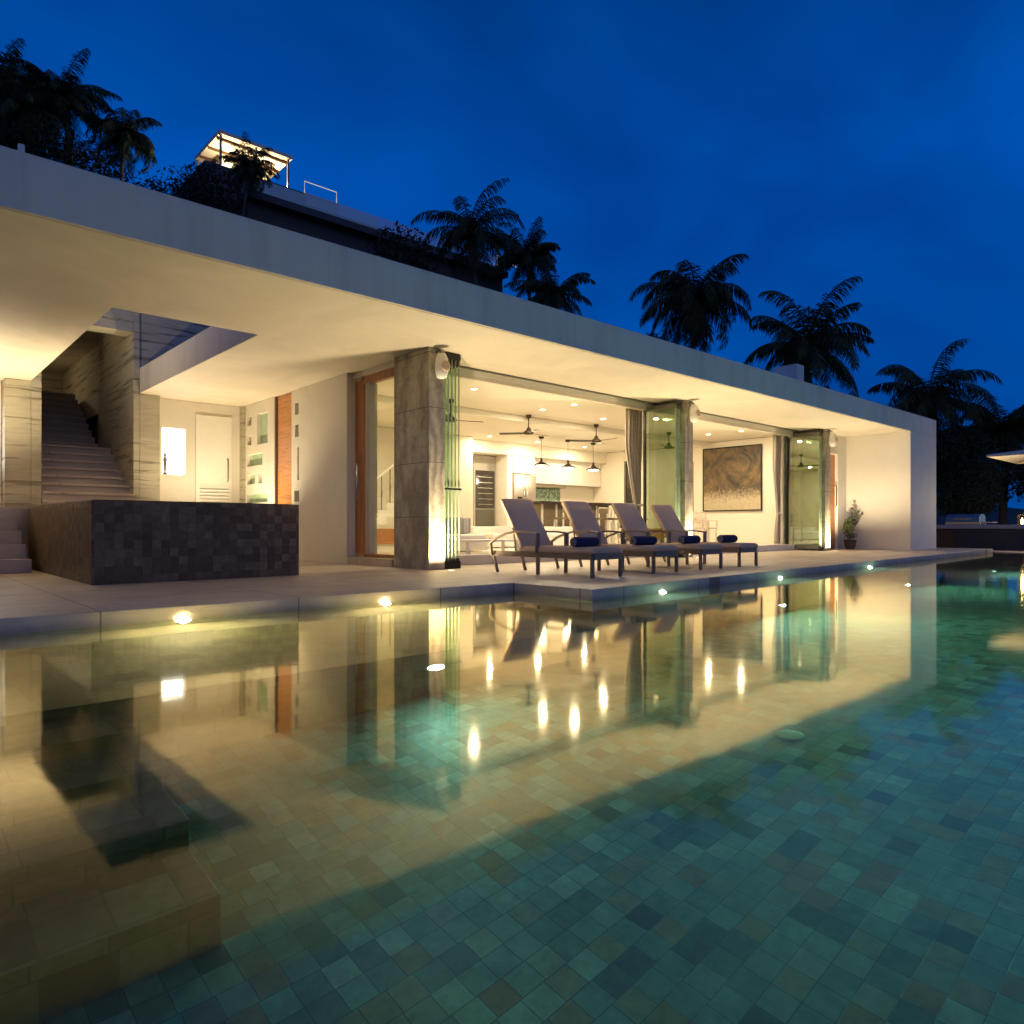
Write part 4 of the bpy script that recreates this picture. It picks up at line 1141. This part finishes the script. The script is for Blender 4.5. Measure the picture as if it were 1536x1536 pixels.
BT = [(8.6,52.0,None,1.5,'broad dark tree in the thicket at the left end of the roof','tree'),(12.9,46.0,None,1.2,'rounded dark tree between the outlying palm and the lit canopy','tree'),
      (5.6,56.0,None,1.55,'tall dark tree filling the left hillside thicket','tree'),(10.6,55,None,1.3,'dark tree behind the leftmost palms','tree'),
      (24.2,38.4,None,1.42,'small dark bushy tree left of the spreading palm above the roof','tree'),(31.0,37.5,None,1.25,'dark tree beneath the two neighbouring palms above the roof','tree'),
      (13.8,44.5,None,1.42,'dark rounded tree between the left thicket and the hillside villa','tree'),(17.6,41.0,None,1.22,'dark bushy tree hiding the foot of the hillside villa','tree'),(46.5,38.0,None,1.35,'distant rounded tree just showing over the roof left of the free standing palm','tree'),
      (37.5,10.6,-.1,1.0,'leafy tree beside the palm behind the right end wall','tree'),(40.0,7.5,-.1,.8,'dark tree behind the blue grill','tree'),
      (41.0,4.0,-.1,.75,'dark tree behind the lantern','tree'),(36.0,14.5,-.1,.95,'dark tree at the back of the right end wall','tree'),
      (38.5,20,-.1,1.15,'dark tree below the dense palm behind the roof','tree'),(44,1,-.1,.85,'dark tree under the parasol edge','tree'),(34.5,9.4,-.1,.62,'low dark shrub right behind the outdoor counter','shrub'),(36.0,5.6,-.1,.55,'low dark shrub behind the lantern and counter','shrub')]
bp = {}
for i,(x,y,z,s,l,c) in enumerate(BT):
    if z is None: z = hill(x,y)
    t = thing('shrub' if c == 'shrub' else 'broadleaf_tree', (x,y,z), l, c, 'dark trees round the house', random.uniform(0,6))
    k = i % 2
    if k not in bp:
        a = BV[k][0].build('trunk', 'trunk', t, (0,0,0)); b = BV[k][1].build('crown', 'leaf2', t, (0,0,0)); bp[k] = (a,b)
    else:
        for q in bp[k]:
            n_ = q.copy(); COL.objects.link(n_); n_.parent = t
    t.scale = (s,s,s)

# ------------------------------------------------------------------ sky
wd = bpy.data.worlds.new('World'); S.world = wd; wd.use_nodes = True
nt = wd.node_tree
for n in list(nt.nodes): nt.nodes.remove(n)
out = nt.nodes.new('ShaderNodeOutputWorld'); bg = nt.nodes.new('ShaderNodeBackground')
tc = nt.nodes.new('ShaderNodeTexCoord'); sx = nt.nodes.new('ShaderNodeSeparateXYZ'); nt.links.new(tc.outputs['Generated'], sx.inputs[0])
base = ramp(nt, sx.outputs[2], [(0.0,(.0,.060,.29)),(.2,(.0,.070,.37)),(.42,(.0,.070,.385)),(.6,(.0,.046,.25)),(1,(.0,.014,.07))])
# streaky cloud veil
mp = nt.nodes.new('ShaderNodeMapping'); mp.inputs['Scale'].default_value = (1.2,2.6,3.4); mp.inputs['Rotation'].default_value = (.3,.5,.4)
nt.links.new(tc.outputs['Generated'], mp.inputs[0])
cn = noise(nt, mp.outputs[0], 1.1, 4, .5, .6)
cl = ramp(nt, cn, [(.3,(.66,.70,.76)),(.5,(1,1,1)),(.72,(1.35,1.34,1.25))])
col = mix(nt, 1, base, cl, 'MULTIPLY')
# last western light, low behind the viewer
dt_ = nt.nodes.new('ShaderNodeVectorMath'); dt_.operation = 'DOT_PRODUCT'
nt.links.new(tc.outputs['Generated'], dt_.inputs[0]); dt_.inputs[1].default_value = (-.35,-.93,.1)
wf_ = ramp(nt, dt_.outputs['Value'], [(.0,(0,0,0)),(1,(1,1,1))])
glow = mix(nt, 1, wf_, (.13,.125,.14), 'MULTIPLY')
col = mix(nt, 1, col, glow, 'ADD')
nt.links.new(col, bg.inputs[0]); bg.inputs[1].default_value = 1.0
nt.links.new(bg.outputs[0], out.inputs[0])

# ------------------------------------------------------------------ camera
cam = bpy.data.cameras.new('camera'); co_ = bpy.data.objects.new('camera', cam); COL.objects.link(co_)
XR, XF = .7420, .6704
f_px = 1068.0
cam.sensor_width = 36; cam.sensor_fit = 'HORIZONTAL'; cam.lens = f_px/1536*36
cam.shift_y = (791-768)/1536
cam.clip_start = .05; cam.clip_end = 3000
co_.location = (0,0,.65)
fw = Vector((XF, XR, 0)); rt = Vector((XR, -XF, 0))
mtx = Matrix((rt, Vector((0,0,1)), -fw)).transposed()
co_.rotation_euler = mtx.to_euler()
S.camera = co_

S.view_settings.view_transform = 'Standard'; S.view_settings.look = 'None'
S.view_settings.exposure = 0; S.view_settings.gamma = 1
c = S.cycles
c.use_denoising = True
try: c.denoiser = 'OPENIMAGEDENOISE'
except Exception: pass
c.max_bounces = 9; c.diffuse_bounces = 5; c.glossy_bounces = 5; c.transmission_bounces = 8; c.transparent_max_bounces = 24
c.sample_clamp_indirect = 12; c.blur_glossy = .6
